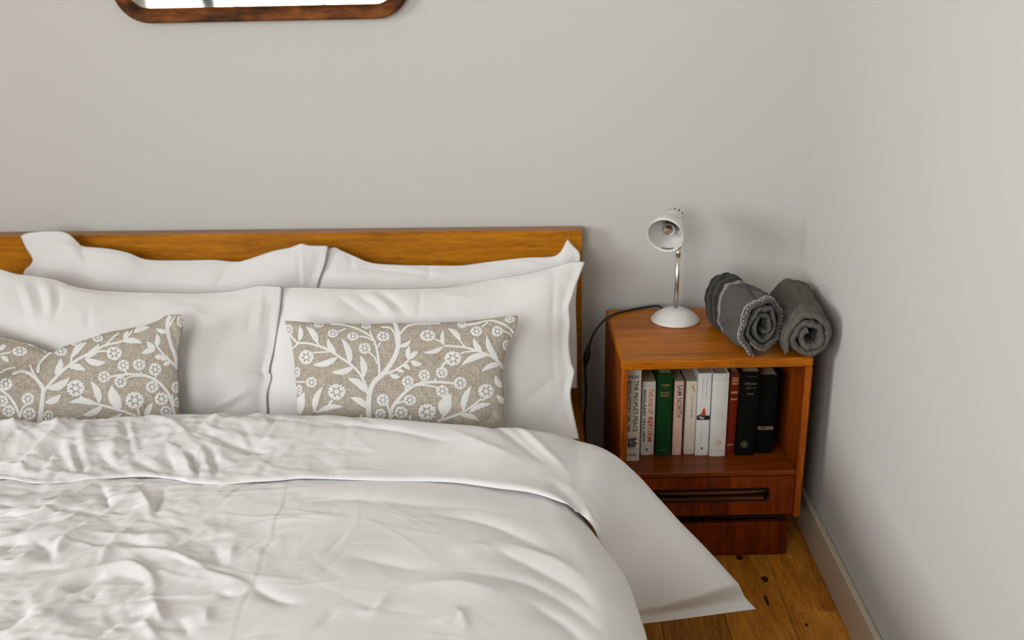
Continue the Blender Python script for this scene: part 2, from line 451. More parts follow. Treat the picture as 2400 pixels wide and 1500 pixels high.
# floor: a dark sub-floor with single oak boards laid on it, running towards the headboard wall
floor = MB().box(ROOM_L-0.1, 0.1, ROOM_F-0.1, 0.1, -0.06, -0.016).build('floor', M_GAP); floor['kind'] = 'structure'
PW = 0.1418
plank_mesh = {}
x = -0.1230+PW
col_i = 0
while x > ROOM_L:
    x1 = min(x, -0.001); x0 = max(x-PW, ROOM_L+0.001)
    ends = [-0.001]
    y = -0.596 if col_i == 0 else -0.001-random.uniform(0.35, 1.3)
    while y > ROOM_F+0.25: ends.append(y); y -= random.uniform(1.05, 1.5)
    ends.append(ROOM_F+0.001)
    for a, b in zip(ends[:-1], ends[1:]):
        p = MB().box(-(x1-x0)/2+0.0006, (x1-x0)/2-0.0006, b-a+0.0006, -0.0006, -0.016, 0.0, 0.0012).build('plank', M_FLOOR, floor)
        p.location = ((x0+x1)/2, a, 0)
    x -= PW; col_i += 1
# knots in the boards beside the bedside table
for (kx, ky, r1, r2) in [on_z(1793, 1358, 0.0)[:2].tolist()+[0.008, 0.013], on_z(1733, 1307, 0.0)[:2].tolist()+[0.009, 0.011],
                         on_z(1797, 1408, 0.0)[:2].tolist()+[0.004, 0.022], on_z(1890, 1465, 0.0)[:2].tolist()+[0.004, 0.006]]:
    v = [(kx, ky, 0.0004)]+[(kx+r1*math.cos(t)*(1+0.15*math.sin(3*t)), ky+r2*math.sin(t), 0.0003) for t in np.linspace(0, 2*math.pi, 14, endpoint=False)]
    o = link_mesh('knot', v, [(0, i, i % 14+1) for i in range(1, 15)], plain('dark_knot', srgb(44, 22, 8), rough=0.6), floor, False)

# ------------------------------------------------------------------ bed
HBX1 = -0.559; BEDW = 1.56; HBX0 = HBX1-BEDW
HBZ = 0.7325; HBY0, HBY1 = -0.0529, -0.012
RAILZ = 0.267; FOOT = -2.06
bed = empty('bed', ((HBX0+HBX1)/2, -1.0, 0))
tag(bed, 'golden oak double bed with tall flat headboard against the wall', 'bed')
def part(mb, name, mat, parent, smooth=False):
    o = mb.build(name, mat, None, smooth); o.parent = parent
    o.matrix_parent_inverse = Matrix.Translation(-Vector(parent.location)) if parent.rotation_euler[2] == 0 else parent.matrix_basis.inverted()
    return o
def rebase(o, parent):
    """Give a world-space mesh a thing as parent without moving it."""
    o.parent = parent
    o.matrix_parent_inverse = Matrix.LocRotScale(parent.location, parent.rotation_euler, None).inverted()
    return o
hb = part(MB().box(HBX0, HBX1, HBY0, HBY1, 0.10, HBZ-0.002, 0.002), 'headboard', M_OAK, bed)
part(MB().box(HBX0+0.001, HBX1-0.001, HBY0+0.0015, HBY1, HBZ-0.002, HBZ, 0.0006), 'headboard_edge', M_OAKT, bed)
for a, b in ((HBX0, HBX0+0.03), (HBX1-0.03, HBX1)):
    part(MB().box(a, b, FOOT+0.04, HBY0-0.0005, 0.08, RAILZ, 0.002), 'side_rail', M_OAKY, bed)
part(MB().box(HBX0, HBX1, FOOT, FOOT+0.039, 0.08, 0.30, 0.002), 'foot_rail', M_OAK, bed)
for lx in (HBX0+0.005, HBX1-0.055):
    part(MB().box(lx, lx+0.05, HBY0+0.002, HBY1-0.002, 0.0, 0.0995, 0.002), 'leg', M_OAKY, bed)
    part(MB().box(lx, lx+0.05, FOOT+0.002, FOOT+0.037, 0.0, 0.0795, 0.002), 'leg', M_OAKY, bed)
part(MB().box(HBX0+0.031, HBX1-0.031, FOOT+0.04, HBY0-0.001, 0.17, 0.20), 'slatted_base', M_OAKY, bed)
# mattress, rounded box under a fitted sheet
MX0, MX1, MTOP = HBX0+0.05, HBX1-0.05, 0.365
mb = MB(); mb.box(MX0, MX1, FOOT+0.05, HBY0-0.006, 0.202, MTOP, 0.03)
mat_o = mb.build('mattress', M_MATT, None, False)
tag(mat_o, 'thick mattress in a white fitted sheet on the oak bed', 'mattress')

# ------------------------------------------------------------------ duvet
def Zb(pts): return [(X/2.7275, 950+Y/2.7275) for X, Y in pts]
def Zr(pts): return [(700+X/2.727, 950+Y/2.727) for X, Y in pts]
DZ = 0.455
def W(pts, z=DZ): return [tuple(on_z(px, py, z)[:2]) for px, py in pts]
mm = 0.001
body_folds = [  # (line, height in mm, width in mm, width on the other side, sharp)
    (Zb([(0,570),(150,565),(330,520),(470,470)]), -7, 14, 22, 1),
    (Zb([(20,690),(160,690),(300,640),(430,560)]), 7, 12, 20, 1),
    (Zb([(80,760),(250,725),(380,650),(600,520)]), 10, 9, 24, 1),
    (Zb([(100,830),(200,770),(330,715),(420,670)]), -10, 16, 16, 1),
    (Zb([(0,880),(200,850),(400,785),(520,700)]), 8, 9, 20, 1),
    (Zb([(0,640),(90,660),(240,640)]), -5, 9, 14, 1),
    (Zb([(240,880),(290,930),(340,1010)]), -7, 10, 16, 1),
    (Zb([(350,985),(400,905),(480,840),(570,770)]), 8, 8, 18, 1),
    (Zb([(560,640),(650,600),(730,540)]), 6, 14, 20, 1),
    (Zb([(650,530),(675,600),(695,670)]), -9, 8, 14, 1),
    (Zb([(690,690),(800,680),(880,650)]), -6, 9, 14, 1),
    (Zb([(720,640),(800,580),(900,540)]), 6, 18, 18, 1),
    (Zb([(900,560),(950,640),(985,690)]), 8, 7, 20, 1),
    (Zb([(1050,540),(1010,620),(985,700)]), -9, 14, 8, 1),
    (Zb([(640,770),(900,800),(1160,760),(1330,690)]), -7, 16, 24, 1),
    (Zb([(600,830),(760,840),(1000,850),(1200,790)]), 5, 14, 20, 1),
    (Zb([(640,905),(780,885),(1050,905),(1170,835)]), -6, 10, 14, 1),
    (Zb([(100,1270),(300,1160),(520,1080),(800,1025),(930,1060),(985,1130),(985,1210)]), 9, 8, 40, 1),
    (Zb([(110,1310),(350,1200),(560,1130),(760,1090),(900,1130),(940,1200)]), -7, 36, 30, 1),
    (Zb([(450,1215),(540,1140),(660,1075)]), -8, 14, 18, 1),
    (Zb([(860,930),(1000,940),(1150,975),(1350,1070),(1500,1120),(1600,1150)]), 10, 16, 26, 1),
    (Zb([(1080,955),(1200,1020),(1350,1060),(1520,1090)]), -5, 12, 14, 1),
    (Zb([(1400,1190),(1480,1205),(1590,1170)]), -6, 9, 14, 1),
    (Zb([(1590,1130),(1680,1190),(1800,1245),(1900,1260)]), -7, 14, 18, 1),
    (Zb([(0,1480),(130,1375),(220,1295)]), -8, 18, 18, 1),
    (Zb([(60,1500),(200,1420),(330,1340)]), 6, 14, 20, 1),
    (Zb([(490,1370),(680,1340),(840,1290)]), -6, 14, 18, 1),
    (Zb([(520,1250),(570,1255),(640,1200)]), -6, 8, 12, 1),
    (Zb([(985,1230),(1010,1310),(1040,1390)]), 8, 8, 18, 1),
    (Zb([(640,1490),(700,1410),(820,1350),(960,1320)]), -6, 14, 18, 1),
    (Zb([(910,1390),(950,1430),(1000,1500)]), 6, 10, 16, 1),
    (Zb([(1150,1370),(1180,1430),(1210,1470)]), -5, 10, 14, 1),
    (Zb([(1330,1290),(1320,1350),(1330,1400)]), 4, 10, 14, 1),
    (Zb([(1390,880),(1380,940),(1400,1010)]), -4, 10, 14, 1),
    (Zb([(1500,880),(1480,940),(1470,1000)]), 4, 10, 14, 1),
    (Zb([(0,1010),(80,1040),(160,1010),(200,960)]), 8, 14, 20, 1),
    (Zb([(0,1130),(120,1090),(260,1060),(400,1060)]), -6, 12, 20, 1),
    (Zb([(20,960),(90,900),(170,900)]), -6, 12, 18, 1),
    # seam running down the duvet
    (Zb([(1840,480),(1800,660),(1760,720),(1740,850),(1680,930),(1640,1110),(1600,1160),(1540,1290),(1510,1400),(1480,1520)]), 1.2, 3, 9, 1),
    (Zb([(1846,480),(1806,660),(1766,720),(1746,850),(1686,930),(1646,1110),(1606,1160),(1546,1290),(1516,1400),(1486,1520)]), -1.6, 2.5, 3.5, 1),
    # soft folds on the right half
    (Zr([(0,590),(400,600),(800,640),(1150,650)]), -4, 26, 40, 1),
    (Zr([(850,690),(1150,725),(1400,800),(1640,920)]), -5, 20, 36, 1),
    (Zr([(1200,870),(1500,990),(1750,1110),(1900,1230)]), -5, 18, 34, 1),
    (Zr([(1050,1050),(1400,1085),(1700,1200),(1930,1360)]), -5, 18, 34, 1),
    (Zr([(1350,860),(1600,930),(1820,1040)]), 5, 22, 30, 1),
    (Zr([(1000,940),(1150,880),(1300,900)]), 4, 24, 30, 1),
    (Zr([(1480,1230),(1700,1340),(1860,1490)]), -5, 16, 30, 1),
    (Zr([(300,950),(560,1000),(830,1050)]), -4, 26, 34, 1),
    (Zr([(170,940),(240,880),(310,820)]), -3, 7, 12, 1),
    (Zr([(380,1300),(470,1320),(560,1220)]), 4, 12, 18, 1),
    (Zr([(870,1380),(960,1340),(1030,1310),(1070,1420)]), 4, 10, 18, 1),
    (Zr([(120,1400),(200,1340),(260,1300)]), -3, 10, 16, 1),
    (Zr([(700,1150),(1000,1130),(1300,1180)]), 5, 30, 40, 1),
]
cuff_folds = [
    (Zb([(40,310),(130,240),(250,190)]), -9, 16, 20, 1),
    (Zb([(10,250),(100,210),(230,160)]), 6, 12, 18, 1),
    (Zb([(110,440),(240,340),(360,250),(375,180)]), 10, 9, 24, 1),
    (Zb([(270,430),(340,350),(420,300)]), -6, 12, 18, 1),
    (Zb([(370,320),(420,390),(460,450)]), -8, 9, 14, 1),
    (Zb([(450,330),(475,400),(490,450)]), 7, 8, 12, 1),
    (Zb([(490,320),(515,400),(530,455)]), -6, 8, 12, 1),
    (Zb([(560,190),(545,280),(570,350)]), 6, 10, 16, 1),
    (Zb([(620,310),(680,380),(750,420)]), -8, 9, 14, 1),
    (Zb([(740,280),(730,350),(745,400)]), 6, 9, 14, 1),
    (Zb([(790,180),(830,280),(870,390)]), -10, 12, 10, 1),
    (Zb([(830,180),(860,270),(880,380)]), 7, 7, 14, 1),
    (Zb([(890,380),(960,420),(1030,450)]), -6, 10, 14, 1),
    (Zb([(880,170),(1000,150),(1120,190),(1240,285)]), 7, 9, 18, 1),
    (Zb([(1060,310),(1080,370),(1120,430)]), -7, 12, 16, 1),
    (Zb([(1180,350),(1215,430),(1250,480)]), 8, 7, 12, 1),
    (Zb([(1215,340),(1245,420),(1275,480)]), -7, 8, 10, 1),
    (Zb([(1290,320),(1330,400),(1350,480)]), 7, 8, 14, 1),
    (Zb([(1340,310),(1370,390),(1380,470)]), -6, 8, 12, 1),
    (Zb([(1300,220),(1400,270),(1560,310),(1740,350)]), -6, 10, 18, 1),
    (Zb([(1180,170),(1380,160),(1560,180),(1620,215)]), 5, 10, 18, 1),
    (Zb([(1790,120),(1740,200),(1690,290)]), -3, 4, 6, 1),
    (Zb([(1340,90),(1600,130),(1900,180),(2180,210)]), -4, 10, 14, 1),
    (Zr([(100,175),(400,205),(700,250),(950,300)]), -5, 10, 18, 1),
    (Zr([(160,70),(300,110),(480,190)]), -4, 9, 14, 1),
    (Zr([(740,150),(900,120),(1020,150)]), 4, 12, 16, 1),
    (Zr([(1060,130),(1250,210),(1420,310),(1560,390)]), -6, 12, 18, 1),
    (Zr([(1240,150),(1400,220),(1540,320),(1700,420)]), 5, 12, 18, 1),
    (Zr([(1340,190),(1480,300),(1640,400)]), -5, 10, 16, 1),
    (Zr([(980,250),(1200,330),(1400,380)]), 4, 18, 24, 1),
    (Zr([(1640,500),(1760,590),(1860,720)]), -14, 16, 22, 1),
    (Zr([(1830,590),(1880,680),(1900,760)]), 8, 7, 12, 1),
]
def wrinkle_field(X, Y, folds):
    D = np.zeros(X.shape)
    for pts, amp, w1, w2, sh in folds:
        D += stroke(X, Y, W(pts), 1.12*amp*mm, 0.85*w1*mm, 0.85*w2*mm, sh)
    return D
def fine_creases(X, Y, count, x0, x1, y0, y1, ang0, spread, seed, amp=3.2):
    """Many short sharp creases where the cotton is most crumpled."""
    rr = random.Random(seed); D = np.zeros(X.shape)
    for _ in range(count):
        cx = x0+(x1-x0)*rr.random()**1.3; cy = rr.uniform(y0, y1); a = math.radians(ang0+rr.gauss(0, spread)); l = rr.uniform(0.03, 0.10)
        bend = rr.uniform(-0.25, 0.25)*l; dx, dy = math.cos(a)*l, math.sin(a)*l
        pts = [(cx-dx, cy-dy), (cx-dy/l*bend, cy+dx/l*bend), (cx+dx, cy+dy)]
        w = rr.uniform(3.5, 7.0); sg = rr.choice((1, 1, -1))
        fade = 1-0.6*(cx-x0)/(x1-x0)
        D += stroke(X, Y, pts, sg*rr.uniform(0.5, 1.0)*amp*fade*mm, w*mm, w*rr.uniform(1.5, 3.0)*mm)
    return D
duvet = empty('duvet', ((HBX0+HBX1)/2, -1.3, MTOP))
tag(duvet, 'crumpled white cotton duvet with its top edge folded back, spread over the bed', 'duvet')
XC = (HBX0+HBX1)/2
def left_weight(X): return sstep(-0.95, -1.35, X)

# --- body: cross-sections across the bed for every y, hanging down on both sides
ny, nsx = 470, 540
ys = np.linspace(-0.60, -2.10, ny)
xr_y = np.array([-0.60, -0.85, -0.94, -1.03, -1.14, -1.24, -1.5, -2.2])[::-1]
xr_x = np.array([-0.590, -0.575, -0.545, -0.515, -0.500, -0.492, -0.485, -0.48])[::-1]
xr = np.interp(ys, xr_y, xr_x)
k = np.ones(15)/15; xr = np.convolve(np.pad(xr, 7, mode='edge'), k, mode='valid')
s = np.linspace(0, 1, nsx)
P = np.zeros((ny, nsx, 3))
Rr = 0.095
for j, yv in enumerate(ys):
    x1 = xr[j]; x0 = 2*XC-x1
    zt = 0.430+0.018*sstep(-0.74, -0.86, yv)-0.028*sstep(-1.9, -2.1, yv)
    drop = 0.03+0.17*float(sstep(-0.555, -0.522, x1))
    arc = Rr*math.pi/2; top = (x1-x0)-2*Rr; tot = 2*drop+2*arc+top
    d = s*tot
    xx = np.zeros(nsx); zz = np.zeros(nsx)
    a = d < drop; xx[a] = x0; zz[a] = zt-Rr-drop+d[a]
    b = (d >= drop) & (d < drop+arc); th = (d[b]-drop)/Rr; xx[b] = x0+Rr-Rr*np.cos(th); zz[b] = zt-Rr+Rr*np.sin(th)
    c = (d >= drop+arc) & (d < drop+arc+top); xx[c] = x0+Rr+d[c]-drop-arc; zz[c] = zt
    e = (d >= drop+arc+top) & (d < drop+2*arc+top); th = (d[e]-drop-arc-top)/Rr; xx[e] = x1-Rr+Rr*np.sin(th); zz[e] = zt-Rr+Rr*np.cos(th)
    g = d >= drop+2*arc+top; xx[g] = x1; zz[g] = zt-Rr-(d[g]-drop-2*arc-top)
    P[j, :, 0] = xx; P[j, :, 1] = yv; P[j, :, 2] = zz
# gentle puff: higher in the middle, lower towards the sides
X, Y = P[..., 0].copy(), P[..., 1].copy()
P[..., 2] += -0.030*np.abs((X-XC)/0.78)**3 + 0.012
nrm = grid_normals(P); nrm *= np.sign(nrm[ny//2, nsx//2, 2])
D = wrinkle_field(X, Y, body_folds)
lw = left_weight(X)
wx, wy = X+0.06*fbm(X*4, Y*4, 2), Y+0.06*fbm(X*4+9, Y*4, 2)
D += (0.0022+0.0018*lw)*fbm(wx*4+wy*3, wy*6-wx*2.5, 2)
D += (0.0004+0.0034*lw)*(np.abs(noise2(wx*9+wy*6, wy*13-wx*8))-0.2)*-2
D += 0.0022*lw*(np.abs(noise2(wx*21+wy*13, wy*27-wx*16))-0.2)*-2
D += (0.0003+0.0008*lw)*fbm(wx*34, wy*40, 2)
D += 0.010*fbm(X*2.2+3, Y*2.6, 2)
D += fine_creases(X, Y, 120, -1.75, -0.98, -0.86, -1.55, 28, 26, 21, 4.2)
D += fine_creases(X, Y, 26, -1.0, -0.60, -0.90, -1.45, -35, 25, 5, 1.0)
D *= sstep(-0.62, -0.80, Y)*0.85+0.15
P = P+nrm*D[..., None]
# thickness: an inner skin so that the cloth has an underside and a rounded hem
th = 0.012+0.018*np.clip(nrm[..., 2:3], 0, 1)
inner = P-nrm*th
n = ny*nsx; idx = np.arange(n).reshape(ny, nsx); idn = idx+n
Qs = [quads(idx)[:, ::-1], quads(idn)]
def rim(a, b): return np.stack([a[:-1], a[1:], b[1:], b[:-1]], -1)
Qs += [rim(idx[0], idn[0]), rim(idx[-1], idn[-1])[:, ::-1], rim(idx[:, 0], idn[:, 0])[:, ::-1], rim(idx[:, -1], idn[:, -1])]
rebase(link_np('duvet_body', np.vstack([P.reshape(-1, 3), inner.reshape(-1, 3)]), np.vstack(Qs), M_COTTON), duvet)

# --- turned-back top: a padded band from the fold by the pillows (F) to its loose edge (E)
CZ = 0.468
Fpts = [(-2.42, -0.62, 0.16), (-2.25, -0.60, 0.31), (-2.12, -0.585, 0.40)]
for px, py in [(-190, 1005), (0, 993), (90, 999), (180, 995), (320, 985), (430, 972), (560, 970), (650, 971), (760, 974), (850, 980), (950, 990), (1060, 999), (1180, 1006)]:
    p = on_z(px, py, CZ-0.005); Fpts.append(tuple(p+np.array([0, 0.004, -0.024])))
Fpts += [tuple(on_z(1275, 1018, 0.446)+np.array([0, 0.002, -0.02])), tuple(on_z(1350, 1040, 0.420)+np.array([-0.004, 0, -0.016]))]
Fpts += [tuple(on_y(px-5, py+4, yv)) for (px, py), yv in [((1410, 1068), -0.635), ((1465, 1108), -0.65), ((1535, 1176), -0.675), ((1600, 1242), -0.70), ((1700, 1341), -0.735), ((1778, 1424), -0.77)]]
Ept = [(-2.24, -0.85, 0.14), (-2.20, -0.85, 0.27), (-2.12, -0.84, 0.40)]
for px, py in [(-210, 1130), (0, 1122), (70, 1132), (150, 1130), (235, 1122), (330, 1117), (400, 1122), (450, 1132), (520, 1135), (580, 1130), (650, 1126), (720, 1121), (880, 1126), (1010, 1128), (1080, 1132), (1160, 1143)]:
    p = on_z(px, py, CZ-0.006); Ept.append(tuple(p+np.array([0, 0.004, -0.003])))
Ept += [tuple(on_z(1250, 1156, CZ-0.012)), tuple(on_z(1330, 1182, CZ-0.022)), tuple(on_y(1388, 1232, -0.925)), tuple(on_y(1415, 1310, -0.915)), tuple(on_y(1440, 1390, -0.90)), tuple(on_y(1462, 1466, -0.885))]
ns, nt_ = 460, 70
# match both edges by fraction of their own length, with the turn over the bed side pinned
def edge(pts, pin):
    a = smooth_line(pts[:pin+1], 300); b = smooth_line(pts[pin:], 161); return np.vstack([a, b[1:]])
Fc = edge(Fpts, len(Fpts)-7); Ec = edge(Ept, len(Ept)-5)
t = np.linspace(0, 1, nt_)
Mid = Fc[:, None, :]*(1-t)[None, :, None]+Ec[:, None, :]*t[None, :, None]
ns = Mid.shape[0]
nm = grid_normals(Mid)
if nm[150, nt_//2, 2] < 0: nm = -nm
for _ in range(30): nm[1:-1] = (nm[:-2]+nm[1:-1]*2+nm[2:])/4
nm /= np.linalg.norm(nm, axis=-1, keepdims=True)
sv = np.linspace(0, 1, ns)
end = 1-sstep(0.955, 0.985, sv)                    # flat hem near the side edge
endl = sstep(0.0, 0.04, sv)
H = (0.006+0.034*end*endl)
prof = np.clip(1-np.clip(1-t/0.22, 0, 1)**2.2, 0, 1)**0.5*(0.13+0.87*(1-sstep(0.15, 1.0, t)))*np.clip((1-t)/0.035, 0, 1)**0.5
X, Y = Mid[..., 0], Mid[..., 1]
D = wrinkle_field(X, Y, cuff_folds)
lw = left_weight(X)
wx, wy = X+0.05*fbm(X*5, Y*5, 2), Y+0.05*fbm(X*5+3, Y*5, 2)
side = sstep(-0.60, -0.50, X)
D += (0.002+0.003*lw)*fbm(wx*7+wy*3, wy*9-wx*3, 4)+(0.0005+0.004*lw)*(ridged(wx*9+wy*5, wy*8-wx*5, 3)-0.9)*(1-side)+0.0028*lw*(ridged(wx*21+wy*8, wy*18-wx*12, 2)-0.8)
D += 0.0035*fbm(wx*9, Mid[..., 2]*5+wy*3, 2)*side
D += 0.006*fbm(X*3+7, Y*3+Mid[..., 2]*3, 2)
D += fine_creases(X, Y, 70, -1.75, -1.0, -0.60, -0.83, -55, 40, 33, 4.0)
D *= (np.clip(1-np.abs(2*t-1)**10, 0, 1)**0.5)[None, :]*(0.25+0.75*end)[:, None]
out = Mid+nm*((H[:, None]*prof[None, :])+D)[..., None]
inn = Mid-nm*(H[:, None]*0.55*prof[None, :])[..., None]
n = ns*nt_; idx = np.arange(n).reshape(ns, nt_); idn = idx+n
idn[:, 0] = idx[:, 0]; idn[:, -1] = idx[:, -1]
Qs = [quads(idx), quads(idn)[:, ::-1], rim(idx[0], idn[0]), rim(idx[-1], idn[-1])[:, ::-1]]
cuff = rebase(link_np('turned_back_edge', np.vstack([out.reshape(-1, 3), inn.reshape(-1, 3)]), np.vstack(Qs), M_COTTON), duvet)

# ------------------------------------------------------------------ pillows and cushions
def Z4(pts): return [(620+X/2.885, 520+Y/2.885) for X, Y in pts]
def Z5(pts): return [(X/3.0, 520+Y/3.0) for X, Y in pts]
class Lean:
    """A plane leaning towards the headboard, with x across and b up the slope."""
    def __init__(self, y_top, z_top, y_bot, z_bot):
        self.o = np.array([0, y_bot, z_bot]); e = np.array([0, y_top-y_bot, z_top-z_bot]); self.len = np.linalg.norm(e)
        self.ex = np.array([1.0, 0, 0]); self.eb = e/self.len; self.n = np.cross(self.ex, self.eb)
        if self.n[1] > 0: self.n = -self.n
    def ab(self, px, py):
        d = ray(px, py); t = ((self.o-CAM)@self.n)/(d@self.n); p = CAM+d*t-self.o
        return (p[0], p@self.eb)
    def at(self, a, b): return self.o+a[..., None]*self.ex+b[..., None]*self.eb
def make_pillow(name, mat, lean, top, right, left, thick, flange, folds, nu=150, nv=110, back=0.5, seed=0.0, pw=0.85, rough=1.0, corner=0.0):
    T = [lean.ab(*p) for p in top]; Rg = [lean.ab(*p) for p in right]; Lf = [lean.ab(*p) for p in left]
    Rg = Rg+[(Rg[-1][0], 0.0)] if Rg[-1][1] > 0.01 else Rg; Lf = Lf+[(Lf[-1][0], 0.0)] if Lf[-1][1] > 0.01 else Lf
    c_top = smooth_line(T, nu); c_r = smooth_line(Rg, nv); c_l = smooth_line(Lf, nv)
    c_bot = smooth_line([tuple(c_l[-1]), tuple(c_r[-1])], nu)
    u = np.linspace(0, 1, nu)[None, :, None]; v = np.linspace(0, 1, nv)[:, None, None]
    S = (1-v)*c_top[None]+v*c_bot[None]+(1-u)*c_l[:, None]+u*c_r[:, None]
    S -= (1-u)*(1-v)*c_top[0]+u*(1-v)*c_top[-1]+(1-u)*v*c_bot[0]+u*v*c_bot[-1]
    A, B = S[..., 0], S[..., 1]
    wa = np.abs(c_top[-1, 0]-c_top[0, 0]); hb_ = np.abs(c_top[nu//2, 1]-c_bot[nu//2, 1])
    U, V = np.meshgrid(np.linspace(0, 1, nu), np.linspace(0, 1, nv))
    du = np.minimum(U, 1-U)*wa; dv = np.minimum(V, 1-V)*hb_
    fu = np.clip((du-flange)/(wa/2-flange), 0, 1); fv = np.clip((dv-0.003)/(hb_/2-0.003), 0, 1)
    body = (1-(1-fu)**3.2)**pw*(1-(1-fv)**2.4)**pw
    Th = thick*body+0.0015
    D = np.zeros(A.shape)
    for pts, amp, w1, w2 in folds: D += stroke(A, B, [lean.ab(*p) for p in pts], 1.25*amp*mm, w1*mm, w2*mm)
    q = A+0.03*fbm(A*6+seed, B*6, 2); r = B+0.03*fbm(A*6+seed+8, B*6, 2)
    D += rough*(0.006*fbm(q*5+seed, r*6, 3)-0.004*(np.abs(noise2(q*8+r*6+seed, r*9-q*5))-0.2)-0.0018*(np.abs(noise2(q*17+r*11+seed, r*19-q*9))-0.2))
    D *= 0.12+0.88*np.clip(body, 0, 1)**0.4
    # wavy flange
    edge_w = 1-np.clip(body*3, 0, 1)
    D += edge_w*0.005*fbm(A*16+seed, B*16, 2)*np.minimum(1, np.minimum(du, dv)/0.01)
    G = lean.at(A, B)
    front = G+lean.n*(Th*(1-back)*2*0.5+Th*0.5*0+D)[..., None]
    rear = G-lean.n*(Th*back)[..., None]
    n = nu*nv; idx = np.arange(n).reshape(nv, nu); idn = idx+n
    for sl in ((0, slice(None)), (-1, slice(None)), (slice(None), 0), (slice(None), -1)): idn[sl] = idx[sl]
    o = link_np(name, np.vstack([front.reshape(-1, 3), rear.reshape(-1, 3)]), np.vstack([quads(idx), quads(idn)[:, ::-1]]), mat)
    return o, front
back_l = Lean(-0.105, 0.73, -0.225, MTOP+0.004)
back_r = Lean(-0.085, 0.73, -0.205, MTOP+0.004)
front_l = Lean(-0.250, 0.69, -0.440, MTOP+0.004)
front_r = Lean(-0.236, 0.69, -0.430, MTOP+0.010)
PG = 'white pillows against the headboard'
p, _ = make_pillow('pillow', M_COTTON2, back_r,
    [(700,612),(775,581),(800,587),(830,600),(872,616),(940,621),(1010,622),(1080,622),(1150,613),(1230,604),(1288,602),(1312,592),(1330,560)],
    [(1330,560),(1344,576),(1358,592),(1359,620),(1350,700),(1352,800)], [(700,612),(700,700),(700,800)], 0.085, 0.018,
    [(Z4([(400,300),(640,312),(900,335),(1200,372)]), -5, 8, 14), (Z4([(1880,385),(2000,325),(2110,255)]), -7, 8, 12), (Z4([(560,190),(590,250),(600,320)]), -5, 8, 12),
     (Z4([(1110,280),(1120,340),(1100,400)]), -5, 8, 12), (Z4([(1650,250),(1760,270),(1900,300)]), 5, 10, 16)], seed=1.3)
tag(p, 'white pillow at the back on the right, one pointed corner standing up against the headboard', 'pillow', PG)
p, _ = make_pillow('pillow', M_COTTON2, back_l,
    [(48,553),(70,545),(130,541),(160,548),(183,568),(196,577),(250,582),(300,592),(345,608),(430,610),(500,609),(550,613),(580,608),(640,588),(680,580),(706,571),(725,575),(770,576)],
    [(770,576),(762,620),(745,672),(740,740),(742,800)], [(48,553),(60,580),(76,607),(70,622),(56,637),(56,665),(60,760),(60,800)], 0.085, 0.022,
    [(Z5([(265,250),(262,320),(270,400)]), -8, 8, 12), (Z5([(1540,450),(1580,380),(1600,330)]), -4, 10, 14), (Z5([(1740,275),(1880,230),(2030,200)]), 4, 10, 14),
     (Z5([(420,150),(520,170),(600,175)]), 5, 9, 12), (Z5([(560,180),(800,215),(1050,270)]), 4, 10, 16), (Z4([(255,170),(262,330),(265,450)]), 5, 5, 12), (Z4([(240,190),(245,330),(250,450)]), -6, 8, 8)], seed=4.1)
tag(p, 'white pillow at the back on the left with a floppy corner reaching the headboard top', 'pillow', PG)
p, _ = make_pillow('pillow', M_COTTON2, front_r,
    [(636,676),(700,673),(800,676),(900,677),(980,676),(1060,672),(1150,655),(1240,640),(1300,625),(1335,614),(1372,613)],
    [(1372,613),(1356,655),(1341,700),(1335,722),(1337,760),(1334,800),(1340,850),(1347,873),(1338,920),(1345,970),(1358,1030)],
    [(636,676),(630,740),(616,840),(610,900),(606,960),(604,1010)], 0.095, 0.018,
    [(Z4([(500,510),(610,590),(690,650)]), -6, 12, 18), (Z4([(620,490),(740,570),(810,640)]), -7, 10, 16), (Z4([(760,470),(890,560),(970,650)]), -7, 12, 16),
     (Z4([(700,470),(830,570),(890,650)]), 5, 10, 16), (Z4([(1058,455),(1062,560),(1060,660)]), -4, 4, 8), (Z4([(1690,1275),(1800,1195),(1950,1060)]), -7, 12, 18),
     (Z4([(1890,1350),(1960,1290),(2010,1230)]), -5, 9, 14), (Z4([(1960,330),(1955,560),(1950,900),(1980,1200)]), -4, 6, 10), (Z4([(2065,540),(2050,620),(2045,740)]), 5, 7, 9),
     (Z4([(1740,420),(1880,370),(2040,310)]), 5, 12, 20), (Z4([(1150,480),(1300,520),(1500,540)]), 4, 20, 30)], seed=7.7)
tag(p, 'white pillow in front on the right, upright behind the straight taupe cushion', 'pillow', PG)
p, _ = make_pillow('pillow', M_COTTON2, front_l,
    [(-100,640),(-40,628),(0,631),(40,642),(75,645),(130,655),(170,670),(230,680),(300,684),(400,686),(460,687),(540,682),(590,672),(614,668),(662,672)],
    [(662,672),(658,720),(651,770),(643,820),(632,868),(637,885),(627,927),(628,965),(625,1010)], [(-100,640),(-90,760),(-95,900),(-100,1000)], 0.10, 0.020,
    [(Z5([(130,470),(200,590),(240,720)]), -8, 14, 20), (Z5([(190,450),(260,560),(300,680)]), 7, 10, 16), (Z5([(260,420),(330,560),(370,690)]), -9, 12, 18), (Z5([(340,430),(400,540),(420,660)]), 7, 10, 16),
     (Z5([(430,470),(455,600),(440,720)]), -9, 10, 18), (Z5([(480,470),(600,500),(800,520)]), 5, 14, 20), (Z5([(1490,1335),(1640,1260),(1760,1180)]), 6, 10, 18), (Z5([(1560,1340),(1660,1290),(1760,1230)]), -6, 10, 16),
     (Z5([(1190,570),(1030,660),(900,740)]), -5, 14, 20), (Z5([(680,640),(680,720),(690,780)]), -5, 6, 12), (Z5([(1845,450),(1848,620),(1830,800)]), 5, 4, 10), (Z5([(1780,620),(1760,800)]), -3, 6, 10),
     (Z5([(1500,700),(1400,640),(1280,600)]), 4, 16, 20)], seed=2.2)
